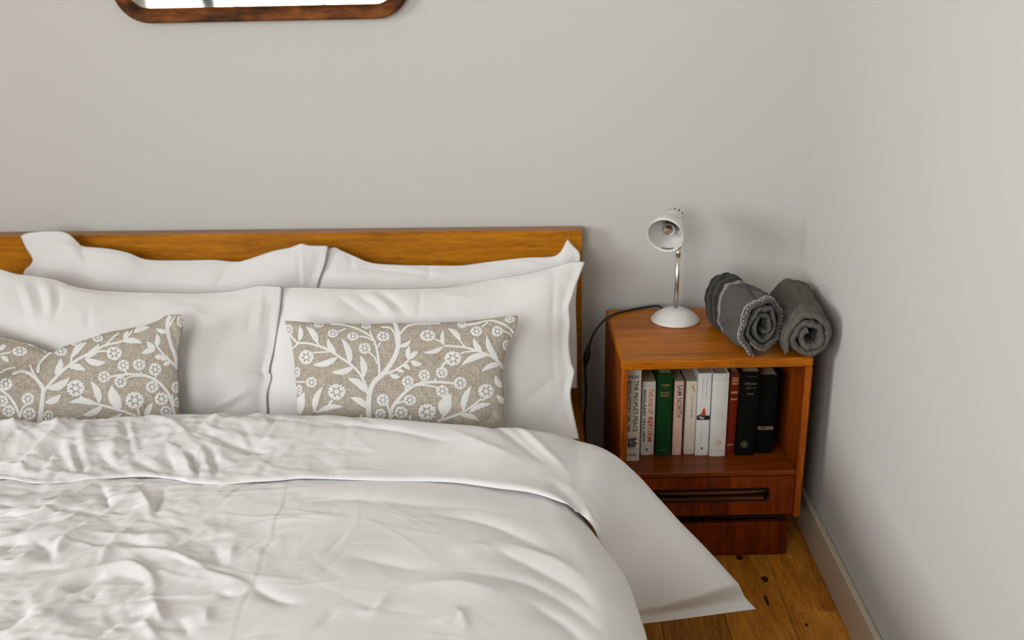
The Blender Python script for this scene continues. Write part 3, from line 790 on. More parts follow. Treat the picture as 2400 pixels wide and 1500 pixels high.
tag(p, 'white pillow in front on the left, sloping down behind the dented taupe cushion', 'pillow', PG)

# --- embroidered cushions
cush = Lean(-0.405, 0.62, -0.520, MTOP+0.005)
CG = 'taupe embroidered cushions'
def surf_finder(front):
    """Locate the spot of the cushion front that shows at a measured picture position."""
    pr = project(front.reshape(-1, 3)).reshape(front.shape[:2]+(2,))
    nv, nu = front.shape[:2]
    co = pr[::6, ::6]; cw = co.shape[1]; co = co.reshape(-1, 2)
    du = np.gradient(pr, axis=1); dv = np.gradient(pr, axis=0)
    def find(p):
        k = np.argmin(((co-p)**2).sum(1)); j0, i0 = divmod(k, cw); j0 *= 6; i0 *= 6
        ja, jb, ia, ib = max(0, j0-7), min(nv, j0+8), max(0, i0-7), min(nu, i0+8)
        loc = ((pr[ja:jb, ia:ib]-p)**2).sum(-1); k = np.argmin(loc); j, i = divmod(k, ib-ia); j += ja; i += ia; uv = np.array([i, j], float)
        J = np.stack([du[j, i], dv[j, i]], 1)
        try: st = np.linalg.solve(J, np.array(p)-pr[j, i])
        except np.linalg.LinAlgError: st = np.zeros(2)
        far = np.linalg.norm(np.array(p)-pr[j, i]) > 14
        return uv+np.clip(st, -1.5, 1.5), far
    return find
def bilin(Gd, uv):
    nv, nu = Gd.shape[:2]
    u = np.clip(uv[:, 0], 0, nu-1.001); v = np.clip(uv[:, 1], 0, nv-1.001)
    i = u.astype(int); j = v.astype(int); fu = (u-i)[:, None]; fv = (v-j)[:, None]
    return (Gd[j, i]*(1-fu)+Gd[j, i+1]*fu)*(1-fv)+(Gd[j+1, i]*(1-fu)+Gd[j+1, i+1]*fu)*fv
def embroider(front, stems, leaves, flowers, conv, sc, parent):
    find = surf_finder(front); nrm = grid_normals(front)
    if nrm[nrm.shape[0]//2, nrm.shape[1]//2]@np.array([0, -1, 0.5]) < 0: nrm = -nrm
    V2 = []; Fc_ = []; Z = []
    r_ = random.Random(5)
    def add(pts, faces, hts):
        o = len(V2); V2.extend(pts); Z.extend(hts); Fc_.extend([tuple(i+o for i in f) for f in faces])
    def ribbon(line, widths, h=0.0011, jag=0.16):
        Ln = np.array(line); T = np.gradient(Ln, axis=0); T /= np.linalg.norm(T, axis=1)[:, None]+1e-9
        Nn = np.stack([-T[:, 1], T[:, 0]], 1); pts = []; hts = []; f = []
        for i, (c, nn, wd) in enumerate(zip(Ln, Nn, widths)):
            j1 = 1+jag*(1 if i % 2 else -1)+r_.uniform(-.08, .08); j2 = 1+jag*(-1 if i % 2 else 1)+r_.uniform(-.08, .08)
            pts += [c-nn*wd/2*j1, c, c+nn*wd/2*j2]; hts += [0.0002, h, 0.0002]
            if i:
                a = (i-1)*3; f += [(a, a+1, a+4, a+3), (a+1, a+2, a+5, a+4)]
        add(pts, f, hts)
    for line, w0, w1 in stems:
        Ln = smooth_line(line, max(6, int(sum(math.dist(a, b) for a, b in zip(line, line[1:]))/7)))
        ribbon(Ln, np.linspace(w0, w1, len(Ln)))
    for b, t_, wd in leaves:
        b, t_ = np.array(b, float), np.array(t_, float); d = t_-b; ln = np.linalg.norm(d); nn = np.array([-d[1], d[0]])/ln
        bend = r_.choice((-1, 1))*0.10*ln
        k = max(8, int(ln/6)); tt = np.linspace(0, 1, k)
        Ln = b+d*tt[:, None]+nn*(bend*np.sin(np.pi*tt))[:, None]
        ribbon(Ln, wd*np.sin(np.pi*np.clip(tt, 0.04, 0.97)**0.85)**0.75, 0.0013, 0.10)
    for cx, cy, rx, ry in flowers:
        nk = 30
        def ringp(fr, jag=0.0, ph=0): return [np.array([cx, cy])+np.array([rx*math.cos(t), ry*math.sin(t)])*fr*(1+jag*(1 if k % 2 else -1)+(r_.uniform(-.05, .05) if jag else 0)) for k, t in enumerate(np.linspace(0, 2*np.pi, nk, endpoint=False)+ph)]
        # centre boss, then an outer ring of stitches, with a bare gap between them
        pts = [np.array([cx, cy])]+ringp(0.34, 0.16); add(pts, [(0, i, i % nk+1) for i in range(1, nk+1)], [0.0018]+[0.0004]*nk)
        pts = ringp(0.44, 0.10)+ringp(0.70)+ringp(1.0, 0.09); f = []
        for i in range(nk):
            j = (i+1) % nk
            if i % 5 != 4: f.append((i, j, nk+j, nk+i))
            f.append((nk+i, nk+j, 2*nk+j, 2*nk+i))
        add(pts, f, [0.0006]*nk+[0.0018]*nk+[0.0003]*nk)
    uv = []; bad = []
    for p in V2:
        q, far = find(conv(p)); uv.append(q); bad.append(far)
    uv = np.array(uv); bad = np.array(bad)
    pos = bilin(front, uv)+bilin(nrm, uv)*(np.array(Z)+0.0006)[:, None]
    faces = [f for f in Fc_ if not any(bad[i] for i in f)]
    o = link_mesh('embroidery', pos, faces, M_EMB, None, True)
    tag(o, 'raised white stitched vine with leaves and round flowers')
    return rebase(o, parent)
c1, fr1 = make_pillow('cushion', M_LINEN, cush,
    [(668,752),(690,753),(760,758),(850,760),(920,758),(1010,757),(1080,754),(1140,748),(1190,741),(1213,740)],
    [(1213,740),(1213,757),(1205,778),(1190,803),(1181,840),(1177,880),(1181,920),(1179,960),(1186,1000)],
    [(668,752),(675,775),(685,810),(690,850),(694,900),(698,960),(701,1000)], 0.060, 0.002,
    [(Z4([(1160,960),(1200,930),(1260,900)]), -4, 8, 14), (Z4([(280,680),(310,720),(330,760)]), -4, 8, 12), (Z4([(1560,1290),(1500,1350)]), -6, 10, 14), (Z4([(1640,760),(1690,690)]), -6, 8, 14), (Z4([(150,690),(200,730),(260,750)]), -5, 8, 12)], nu=190, nv=120, seed=3.0, rough=0.6, pw=0.55)
tag(c1, 'straight taupe linen cushion with white flower embroidery on the right half of the bed', 'cushion', CG)
c1['group'] = CG
stems = [([(705,1330),(705,1220),(715,1150),(745,1080),(810,1020),(860,950),(895,880),(907,800),(897,730),(880,680)], 36, 30),
    ([(895,830),(885,770),(855,720),(790,712)], 16, 12), ([(915,760),(960,712),(1010,695),(1100,692),(1190,690)], 16, 12),
    ([(700,1170),(680,1090),(640,1020),(585,965),(520,920),(440,870),(370,840),(290,820),(230,818),(200,795),(170,760)], 20, 14),
    ([(375,842),(350,800),(330,775)], 12, 10), ([(230,820),(200,850),(180,860)], 12, 10),
    ([(778,1040),(775,960),(760,860),(735,790),(690,755),(620,720),(540,700),(450,692)], 18, 12),
    ([(765,960),(745,915),(705,880)], 13, 12), ([(765,850),(785,815)], 13, 12), ([(735,790),(712,735)], 12, 10), ([(640,775),(690,780),(735,805)], 11, 11), ([(500,745),(550,722)], 10, 10),
    ([(790,1035),(870,1010),(930,975),(960,950),(995,915),(1015,885)], 18, 12),
    ([(850,1330),(865,1260),(895,1215),(945,1160),(1010,1110),(1080,1088),(1180,1083),(1290,1092)], 26, 16), ([(1025,1105),(1100,1105),(1175,1122)], 14, 12),
    ([(955,1140),(960,1110)], 16, 14), ([(1060,1090),(1075,1065)], 14, 12), ([(1140,1085),(1165,1060)], 14, 12), ([(850,1310),(840,1260),(828,1235)], 16, 14), ([(890,1230),(945,1212)], 14, 12), ([(860,1320),(890,1300)], 14, 12),
    ([(1170,1350),(1260,1320),(1340,1290),(1400,1250),(1470,1195)], 20, 14), ([(1200,1330),(1215,1300)], 16, 14),
    ([(1612,990),(1560,925),(1480,885),(1400,860),(1330,845),(1215,838)], 20, 13), ([(1215,832),(1185,805),(1145,792)], 12, 10), ([(1360,850),(1310,790)], 12, 10), ([(1440,872),(1360,880),(1325,892)], 12, 11),
    ([(1320,705),(1430,688),(1530,668),(1610,690),(1660,722),(1692,760)], 16, 14), ([(1600,732),(1650,752),(1682,785)], 14, 12), ([(1510,680),(1470,712)], 12, 10),
    ([(330,885),(440,878)], 12, 12), ([(280,1085),(215,1080)], 10, 10), ([(460,1205),(420,1255),(350,1288)], 16, 13), ([(1500,1190),(1470,1210)], 14, 12)]
leaves = [((235,805),(238,705),36), ((360,822),(280,708),44), ((485,895),(430,790),42), ((578,962),(523,788),46), ((495,915),(328,966),42), ((600,982),(455,1016),42), ((668,1052),(650,905),46),
    ((692,1152),(565,1058),50), ((700,1262),(584,1188),46), ((915,842),(992,803),30), ((975,930),(985,838),34), ((988,925),(1040,878),34), ((990,940),(1068,962),34), ((850,1030),(920,1048),30), ((930,965),(985,1000),32), ((890,990),(950,1010),26),
    ((1215,1312),(1262,1163),88), ((1345,1282),(1402,1112),46), ((1385,1290),(1532,1233),38), ((1328,1308),(1452,1346),38),
    ((1212,842),(1078,884),30), ((1215,832),(1212,732),30), ((1325,802),(1242,722),38), ((1475,882),(1415,785),38), ((1512,900),(1333,970),46), ((1578,925),(1503,768),42), ((1605,962),(1468,1012),38),
    ((1605,1120),(1563,1040),40), ((1608,1230),(1570,1172),38), ((340,1288),(396,1115),42), ((365,1287),(532,1252),38), ((245,1300),(270,1155),66), ((655,1340),(662,1302),24), ((990,1340),(992,1305),20), ((1225,940),(1190,985),20)]
flowers = [(970,1080,40,40), (1083,1038,40,38), (1200,1020,42,38), (1325,1090,44,42), (1205,1145,44,40), (803,1205,42,40), (985,1205,42,38), (925,1290,45,42), (785,1300,38,36), (1100,1285,62,54), (1500,1145,52,50),
    (1105,770,54,38), (1275,925,58,50), (1435,740,40,34), (1575,740,38,36), (1340,697,36,22), (1635,835,26,38), (1660,660,34,22), (285,915,50,48), (465,755,38,28), (600,775,40,28), (680,855,42,38), (805,775,44,34),
    (370,697,36,18), (690,707,34,18), (320,1085,38,36), (490,1150,60,54), (222,1015,24,36), (237,1135,22,34), (165,730,32,36)]
embroider(fr1, stems, leaves, flowers, lambda p: (620+p[0]/2.885, 520+p[1]/2.885), 2.885, c1)

c2, fr2 = make_pillow('cushion', M_LINEN, cush,
    [(-140,772),(-60,770),(0,788),(60,803),(103,821),(125,826),(150,812),(200,797),(250,780),(330,765),(370,752),(392,739),(425,738)],
    [(425,738),(430,755),(428,772),(422,800),(416,850),(418,900),(418,940),(423,990)],
    [(-140,772),(-130,850),(-125,990)], 0.060, 0.002,
    [([(132,822),(95,848),(45,868),(-5,905),(-60,940)], -26, 16, 30), ([(110,800),(40,790),(-30,785)], -12, 20, 26), ([(150,840),(90,875),(20,925)], 9, 16, 22),
     (Z5([(870,1150),(950,1110),(1060,1090)]), -5, 8, 14), (Z5([(1180,700),(1230,780),(1250,900)]), -5, 8, 14), (Z5([(1080,1280),(1060,1350)]), -5, 8, 12)], nu=190, nv=120, seed=9.0, rough=0.6, pw=0.55)
tag(c2, 'taupe linen cushion with white flower embroidery and a dented top edge, at the left', 'cushion', CG)
stems = [([(283,1420),(295,1290),(305,1200),(300,1160),(260,1110),(210,1068),(150,1052),(90,1072)], 40, 18), ([(305,1180),(270,1120),(235,1060),(212,1005)], 22, 16),
    ([(312,1190),(370,1120),(430,1060),(500,1000),(580,950),(660,910),(740,870),(830,848),(870,835),(905,800),(930,768)], 24, 14),
    ([(268,1062),(275,1010),(310,960),(370,912),(430,888)], 22, 14), ([(500,1000),(510,935),(555,890),(610,852)], 16, 12), ([(740,870),(800,812),(840,780)], 15, 12), ([(640,930),(700,912),(760,908)], 15, 12),
    ([(1200,660),(1182,700),(1180,760),(1200,850),(1230,940),(1250,1035)], 32, 24), ([(1190,740),(1232,662)], 16, 12),
    ([(1250,1030),(1200,980),(1150,930),(1110,880),(1090,850)], 20, 13),
    ([(1232,1385),(1200,1240),(1150,1160),(1090,1110),(1020,1080),(930,1070),(850,1077),(780,1088)], 24, 14), ([(1030,1085),(930,1085),(885,1108)], 14, 12), ([(900,1070),(880,1045)], 13, 12), ([(1000,1075),(990,1050)], 13, 12), ([(1090,1105),(1100,1080)], 13, 12),
    ([(565,1228),(620,1262),(720,1290),(830,1320),(920,1350),(985,1378)], 20, 18), ([(970,1310),(985,1385)], 18, 16), ([(845,1320),(845,1300)], 14, 14),
    ([(0,1172),(60,1222),(110,1290),(145,1375)], 18, 22), ([(145,1375),(160,1312),(190,1285)], 16, 14), ([(80,915),(0,932)], 12, 10), ([(110,1022),(50,1035),(0,1062)], 14, 12), ([(200,862),(300,892),(322,925)], 12, 10), ([(1210,1270),(1215,1210)], 14, 12)]
leaves = [((390,1072),(430,960),50), ((600,952),(700,858),46), ((510,952),(612,850),46), ((600,962),(746,988),46), ((480,1020),(606,1046),46), ((340,1172),(490,1098),56), ((320,1272),(432,1214),50), ((872,842),(1000,852),42), ((882,832),(905,768),36), ((942,780),(1052,743),42),
    ((1102,872),(1105,788),40), ((1095,890),(1035,838),40), ((1090,905),(1000,927),40), ((1150,942),(1088,948),38), ((1200,990),(1150,1012),36), ((1130,965),(1185,942),34), ((1180,772),(1098,750),34),
    ((700,1272),(640,1122),52), ((682,1285),(488,1270),44), ((720,1297),(584,1357),46), ((852,1312),(788,1150),84), ((1030,1382),(1078,1272),44), ((735,1400),(862,1345),40), ((0,905),(50,868),34), ((10,950),(62,988),34)]
flowers = [(805,925,55,48), (735,1090,45,40), (870,1010,42,40), (982,1005,45,40), (1093,1038,45,46), (850,1125,45,42), (1072,1160,45,42), (1138,1245,50,46), (1240,1165,32,42), (1245,1270,32,36), (1170,1330,42,38), (1270,700,24,40),
    (535,1170,64,58), (950,1255,66,60), (45,1140,45,45), (200,1245,45,44), (20,1260,40,40), (65,1330,45,40), (210,1350,48,44), (345,1365,36,40), (140,910,54,32), (540,855,42,22), (690,820,40,26), (430,912,46,30), (515,1400,28,24)]
embroider(fr2, stems, leaves, flowers, lambda p: (p[0]/3.0, 520+p[1]/3.0), 3.0, c2)
for c in (c1, c2): pass

# ------------------------------------------------------------------ mirror
mir = empty('wall_mirror', (-1.32, -0.012, 1.243))
tag(mir, 'wide mirror in a worn dark wooden frame with rounded corners on the wall', 'mirror')
def rrect(x0, x1, z0, z1, r, n=12):
    pts = []
    for cx, cz, a0 in ((x1-r, z0+r, -90), (x1-r, z1-r, 0), (x0+r, z1-r, 90), (x0+r, z0+r, 180)):
        for k in range(n+1):
            t = math.radians(a0+90*k/n); pts.append((cx+r*math.cos(t), cz+r*math.sin(t)))
    return pts
ox0, ox1, oz0, oz1, orr = -0.355, 0.355, 0.0, 0.56, 0.085
FWD_ = 0.034
rings = [(0.0, 0.010), (0.0, -0.008), (0.004, -0.014), (FWD_-0.008, -0.014), (FWD_, -0.009), (FWD_, 0.006)]
v = []; f = []
for ins, y in rings: v += [(x, y, z) for x, z in rrect(ox0+ins, ox1-ins, oz0+ins, oz1-ins, max(orr-ins, 0.02))]
k = len(rrect(0, 1, 0, 1, 0.1))
for i in range(len(rings)-1):
    for j in range(k): f.append((i*k+j, i*k+(j+1) % k, (i+1)*k+(j+1) % k, (i+1)*k+j))
fo = link_mesh('mirror_frame', v, f, M_FRAME, mir, False)
MB().prism(rrect(ox0+FWD_-0.002, ox1-FWD_+0.002, oz0+FWD_-0.002, oz1-FWD_+0.002, orr-FWD_), -0.004, 0.002).build('mirror_glass', M_MIRROR, mir)
mir.rotation_euler = (0, math.radians(-0.15), 0)

# ------------------------------------------------------------------ bedside table
TW, TD, TH = 0.4283, 0.362, 0.52
TX, TY, TPH = -0.4839, -0.4081, 0.039
table = empty('bedside_table', (TX, TY, 0), TPH)
tag(table, 'teak bedside table with an open book shelf above one drawer, in the corner', 'bedside table')
tp, sd = 0.022, 0.0155
MB().box(0, TW, 0, TD, TH-tp, TH, 0.003).build('table_top', M_TEAK, table)
ZB = 0.1155
for a in (0.0, TW-sd):
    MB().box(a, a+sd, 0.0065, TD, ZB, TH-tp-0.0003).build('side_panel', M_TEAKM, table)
    MB().box(a, a+sd, 0.001, 0.0064, ZB, TH-tp-0.0003, 0.0015).build('lit_front_edge', M_TEAKZ, table)  # edge strip split off to look lit beside the shade-coloured panel
MB().box(sd, TW-sd, TD-0.012, TD-0.004, ZB, TH-tp).build('back_panel', M_TEAKD, table)  # dark wood stands in for the shade at the back of the cubby
SH0, SH1 = 0.2256, 0.2379
MB().box(sd+0.0003, TW-sd-0.0003, 0.003, TD-0.0125, SH0, SH1, 0.0015).build('shelf', M_TEAKMX, table)
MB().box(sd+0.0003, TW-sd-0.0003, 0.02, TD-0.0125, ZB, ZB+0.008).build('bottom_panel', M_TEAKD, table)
# plinth, set back from the front
pl = MB(); pl.box(0.016, TW-0.018, 0.022, 0.040, 0, 0.0895, 0.0015); pl.box(0.016, 0.034, 0.040, TD-0.02, 0, 0.0895); pl.box(TW-0.036, TW-0.018, 0.040, TD-0.02, 0, 0.0895)
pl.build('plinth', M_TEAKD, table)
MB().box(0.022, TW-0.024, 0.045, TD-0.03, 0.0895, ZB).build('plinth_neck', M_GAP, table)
# drawer with a long scooped handle
dr = empty('drawer', (0, 0, 0)); dr.parent = table
DX0, DX1, DZ0, DZ1 = sd+0.0022, TW-sd-0.0022, 0.1215, 0.2225
HX0, HX1, HZ0, HZ1 = 0.0735, 0.354, 0.1585, 0.192
dm = MB()
for bx in ((DX0, HX0+0.004, DZ0, DZ1), (HX1-0.004, DX1, DZ0, DZ1), (HX0+0.004, HX1-0.004, DZ0, HZ0+0.003), (HX0+0.004, HX1-0.004, HZ1-0.003, DZ1)):
    dm.box(bx[0], bx[1], 0.006, 0.024, bx[2], bx[3])
dm.build('drawer_front', M_TEAKD, dr)
MB().box(DX0+0.004, DX1-0.004, 0.03, TD-0.03, DZ0+0.006, DZ1-0.006).build('drawer_box', M_TEAKD, dr)
hd = MB()
ro, ri = rrect(HX0-0.001, HX1+0.001, HZ0-0.001, HZ1+0.001, 0.0125, 8), rrect(HX0+0.0045, HX1-0.0045, HZ0+0.0045, HZ1-0.0045, 0.0085, 8)
kk = len(ro)
vv = [(x_, 0.006, z_) for x_, z_ in ro]+[(x_, 0.0015, z_) for x_, z_ in rrect(HX0+0.001, HX1-0.001, HZ0+0.001, HZ1-0.001, 0.0115, 8)]+[(x_, 0.003, z_) for x_, z_ in ri]+[(x_, 0.019, z_) for x_, z_ in ri]
ff = []
for i in range(3):
    for j in range(kk): ff.append((i*kk+j, i*kk+(j+1) % kk, (i+1)*kk+(j+1) % kk, (i+1)*kk+j))
ff.append(tuple(range(3*kk, 4*kk)))
hd.add(vv, ff); hd.build('handle_recess', M_HDARK, dr, False); hd = MB()
# curved finger lip: deepest in the middle
n_ = 40; sec = 9; lv = []; lf = []
for i in range(n_+1):
    t_ = i/n_; x_ = HX0+0.006+(HX1-HX0-0.012)*t_
    dpt = 0.011*(max(0.0, 1-abs(2*t_-1)**4.0))**0.6+0.0006
    for j in range(sec):
        a_ = math.pi*j/(sec-1)
        lv.append((x_, 0.0035+0.010-0.010*math.sin(a_)*1.0, HZ1-0.005-dpt*(1-math.cos(a_))/2))
for i in range(n_):
    for j in range(sec-1): lf.append((i*sec+j, (i+1)*sec+j, (i+1)*sec+j+1, i*sec+j+1))
hd.add(lv, lf)
hd.box(HX0+0.012, HX1-0.012, 0.004, 0.016, HZ0+0.0042, HZ0+0.0085, 0.002)
hd.build('drawer_handle', M_HANDLE, dr, False)

# ------------------------------------------------------------------ books
def letter_mesh(text, bold=0.0):
    cu = bpy.data.curves.new('lettering', 'FONT'); cu.body = text; cu.size = 1.0; cu.resolution_u = 2; cu.offset = bold
    ob = bpy.data.objects.new('lettering', cu); COL.objects.link(ob)
    bpy.context.view_layer.update()
    dg = bpy.context.evaluated_depsgraph_get()
    me = bpy.data.meshes.new_from_object(ob.evaluated_get(dg))
    vs = np.array([v.co[:] for v in me.vertices]); fs = [tuple(p.vertices) for p in me.polygons]
    bpy.data.objects.remove(ob); bpy.data.curves.remove(cu); bpy.data.meshes.remove(me)
    return vs, fs
INK = {}
def ink(name, col, metal=0.0, rough=0.6):
    if name not in INK: INK[name] = plain('ink_'+name, col, rough=rough, metal=metal, var=0.1, scale=200.0)
    return INK[name]
def make_book(label, u, v, w, h, cover, depth=0.13, lean=0.0, round_=0.0015, hard=True, tz=0.0, cat_group='books on the bedside shelf'):
    """u, v: left front foot of the spine in the table's frame."""
    c, s_ = math.cos(TPH), math.sin(TPH)
    uu = u+w/2
    o = empty('book', (TX+uu*c-v*s_, TY+uu*s_+v*c, SH1+0.0006), TPH)
    o.rotation_euler = (0, lean, TPH+tz)
    tag(o, label, 'book', cat_group)
    n = 7; prof = []
    for k in range(n):
        t = -1+2*k/(n-1); prof.append((t*w/2, -round_*(1-t*t)))
    outer = prof+[(w/2, depth), ]; ib = 0.0022 if hard else 0.0006
    inner_ = [(w/2-ib, depth), (w/2-ib, 0.003), (-w/2+ib, 0.003), (-w/2+ib, depth)]
    ring = prof+[(w/2, depth)]+inner_+[(-w/2, depth)]
    m = len(ring)
    vs = [(x_, y_, 0) for x_, y_ in ring]+[(x_, y_, h) for x_, y_ in ring]
    fs = [(i, (i+1) % m, (i+1) % m+m, i+m) for i in range(m)]
    # top and bottom edges of the cover as strips
    A = list(range(n)); r_out = n; i0 = n+1
    for off, flip in ((0, True), (m, False)):
        def q(*ids):
            ids = [i+off for i in ids]; fs.append(tuple(ids[::-1]) if flip else tuple(ids))
        q(n-1, n, n+1, n+2); q(n+4, n+5, 0, n+3)
        q(*([0]+list(range(1, n))+[n+2, n+3]))
    link_mesh('cover', vs, fs, cover, o, False)
    tri = 0.0025 if hard else 0.0003
    MB().box(-w/2+ib, w/2-ib, 0.003, depth-tri, tri, h-tri).build('page_block', M_PAGES, o)
    o['_w'] = w; o['_h'] = h; o['_r'] = round_
    return o
M_PAGES = plain('aged_paper', srgb(206, 190, 160), rough=0.9, var=0.08, scale=300.0)
def surf_y(book, x): 
    w, r = book['_w'], book['_r']; t = 2*x/w; return -r*max(0, 1-t*t)-0.0004
def put_text(book, text, col, x0, x1, z0, z1, vertical=True, bold=0.012, name='lettering', label=None):
    """Fit lettering into a box on the spine; vertical text reads downwards."""
    vs, fs = letter_mesh(text, bold)
    if not len(vs): return
    a = vs[:, :2].min(0); b = vs[:, :2].max(0); q = (vs[:, :2]-a)/(b-a)
    if vertical: X_ = x0+q[:, 1]*(x1-x0); Z_ = z1-q[:, 0]*(z1-z0)
    else: X_ = x0+q[:, 0]*(x1-x0); Z_ = z0+q[:, 1]*(z1-z0)
    P_ = [(x_, surf_y(book, x_), z_) for x_, z_ in zip(X_, Z_)]
    o = link_mesh(name, P_, fs, col, book, False)
    return o
def put_shape(book, name, col, polys, lift=0.0):
    mbb = MB()
    for poly in polys:
        mbb.add([(x_, surf_y(book, x_)-lift, z_) for x_, z_ in poly], [tuple(range(len(poly)))])
    return mbb.build(name, col, book)
def rect(x0, x1, z0, z1, n=4):
    xs_ = np.linspace(x0, x1, n); return [(a, z0) for a in xs_]+[(a, z1) for a in xs_[::-1]]
def disc(cx, cz, rx, rz, n=16): return [(cx+rx*math.cos(t), cz+rz*math.sin(t)) for t in np.linspace(0, 2*math.pi, n, endpoint=False)]
def annulus(cx, cz, r0, r1, n=16):
    out = []
    T = np.linspace(0, 2*math.pi, n+1)
    for a, b in zip(T[:-1], T[1:]):
        out.append([(cx+r0*math.cos(a), cz+r0*math.sin(a)), (cx+r1*math.cos(a), cz+r1*math.sin(a)), (cx+r1*math.cos(b), cz+r1*math.sin(b)), (cx+r0*math.cos(b), cz+r0*math.sin(b))])
    return out
C = lambda n_, *rgb, rough=0.55: plain(n_, srgb(*rgb), rough=rough, var=0.04, scale=25.0, spec=0.12)
GOLD = ink('gold', (0.62, 0.42, 0.16, 1), metal=0.4, rough=0.4)
BLUE = ink('slate_blue', srgb(62, 92, 108)); BLACKI = ink('black', srgb(30, 32, 30)); NAVY = ink('navy', srgb(44, 66, 92))
# 1 white history paperback
b = make_book('white paperback with black title and a small engraving, standing forward at the left end', 0.0195, 0.068, 0.0345, 0.2355, C('cover_ivory', 232, 222, 206), hard=False, tz=-0.02)
put_text(b, 'MORGAN', BLUE, -0.0150, 0.0120, 0.2120, 0.2205, vertical=False, bold=0.02)
put_text(b, "THE PEOPLE'S PEACE", BLACKI, 0.0008, 0.0115, 0.0760, 0.2070, bold=0.016)
put_text(b, 'BRITISH HISTORY 1945-1989', BLACKI, -0.0150, -0.0058, 0.0760, 0.2070, bold=0.02)
put_text(b, 'OXFORD', BLUE, -0.0145, 0.0115, 0.0125, 0.0195, vertical=False, bold=0.02)
r2 = random.Random(3)
put_shape(b, 'engraving', ink('grey_ink', srgb(96, 98, 86)), [disc(-0.004+r2.uniform(-.009, .013), 0.047+r2.uniform(-.010, .012), r2.uniform(.002, .005), r2.uniform(.002, .004), 9) for _ in range(26)], 0.0)
put_shape(b, 'engraving_lines', BLACKI, [[(x_, z_), (x_+dx, z_+dz), (x_+dx+.0008, z_+dz-.0006), (x_+.0010, z_-.0006)] for x_, z_, dx, dz in [(-.014+r2.uniform(0, .022), .036+r2.uniform(0, .024), r2.uniform(-.005, .006), r2.uniform(-.004, .007)) for _ in range(34)]]+[rect(-.0150, .0135, .0312, .0322)], 0.0002)
# 2 white paperback with red lettering
b = make_book('white paperback with orange and red lettering beside the ivory one', 0.0618, 0.0975, 0.0310, 0.191, C('cover_white', 230, 220, 208), hard=False)
put_shape(b, 'rule', ink('grey_ink', srgb(96, 98, 86)), [rect(-.0140, .0130, .1800, .1806)])
put_text(b, 'THE AGE OF', ink('orange', srgb(226, 112, 58)), -0.0010, 0.0100, 0.1080, 0.1730, bold=0.03)
put_text(b, 'REFORM', ink('red', srgb(206, 58, 30)), -0.0010, 0.0110, 0.0350, 0.1000, bold=0.03)
put_text(b, 'ENGLAND 1815-1870', NAVY, -0.0128, -0.0062, 0.0350, 0.1700, bold=0.03)
put_shape(b, 'emblem', ink('grey_ink', srgb(96, 98, 86)), [disc(-.0015, .0145, .0030, .0042)])
# 3 green hardback
b = make_book('dark green cloth hardback with small gold lettering', 0.0965, 0.0890, 0.0350, 0.2130, C('cloth_green', 22, 66, 30, rough=0.7), round_=0.003)
put_text(b, 'DAVIES', GOLD, -0.0085, 0.0085, 0.1830, 0.1880, vertical=False, bold=0.02)
put_shape(b, 'rule', GOLD, [rect(-.002, .003, .1775, .1782)])
put_text(b, 'THE EARLY', GOLD, -0.0125, 0.0105, 0.1640, 0.1685, vertical=False, bold=0.01)
put_text(b, 'STUARTS', GOLD, -0.0105, 0.0095, 0.1565, 0.1615, vertical=False, bold=0.01)
put_text(b, 'OXFORD', ink('dull_gold', (0.26, 0.2, 0.07, 1)), -0.0085, 0.0085, 0.0150, 0.0190, vertical=False)
# 4 pink slim paperback
b = make_book('slim pale pink paperback with dark teal lettering', 0.1372, 0.0940, 0.0212, 0.1920, C('cover_pink', 232, 190, 172), hard=False, depth=0.12)
put_text(b, 'SAM NORTH', ink('teal', srgb(52, 88, 96)), -0.0045, 0.0075, 0.0990, 0.1830, bold=0.012)
put_shape(b, 'emblem', ink('pale', srgb(238, 226, 214)), [disc(0.001, .0110, .0022, .0040)])
# 5 cream paperback
b = make_book('cream paperback with a tiny yellow flower on its spine', 0.1655, 0.0958, 0.0245, 0.1905, C('cover_cream', 226, 214, 196), hard=False, depth=0.125)
put_shape(b, 'yellow_flower', ink('yellow', srgb(214, 166, 62)), [disc(.0020, .1765, .0034, .0030), disc(.0040, .1795, .0022, .0028)])
put_shape(b, 'flower_stem', BLACKI, [[(.0035, .173), (.0050, .174), (.0070, .165), (.0055, .1645)]])
r2 = random.Random(8)
def tiny_print(book, x0, x1, z0, z1, col, step=0.0034, name='small_print'):
    polys = []; z_ = z1
    while z_ > z0:
        l_ = step*r2.uniform(0.45, 0.75); polys.append(rect(x0+r2.uniform(0, .0006), x1-r2.uniform(0, .0008), z_-l_, z_, 2)); z_ -= step*r2.uniform(0.8, 1.1)
        if r2.random() < 0.12: z_ -= step
    return put_shape(book, name, col, polys)
tiny_print(b, .0005, .0035, .1000, .1540, ink('grey_dark', srgb(80, 78, 72)), 0.0030)
tiny_print(b, .0005, .0030, .0300, .0920, ink('beige_print', srgb(206, 186, 160)), 0.0030)
put_shape(b, 'emblem', ink('grey_pale', srgb(180, 174, 164)), [disc(0.002, .0100, .0022, .0030)])
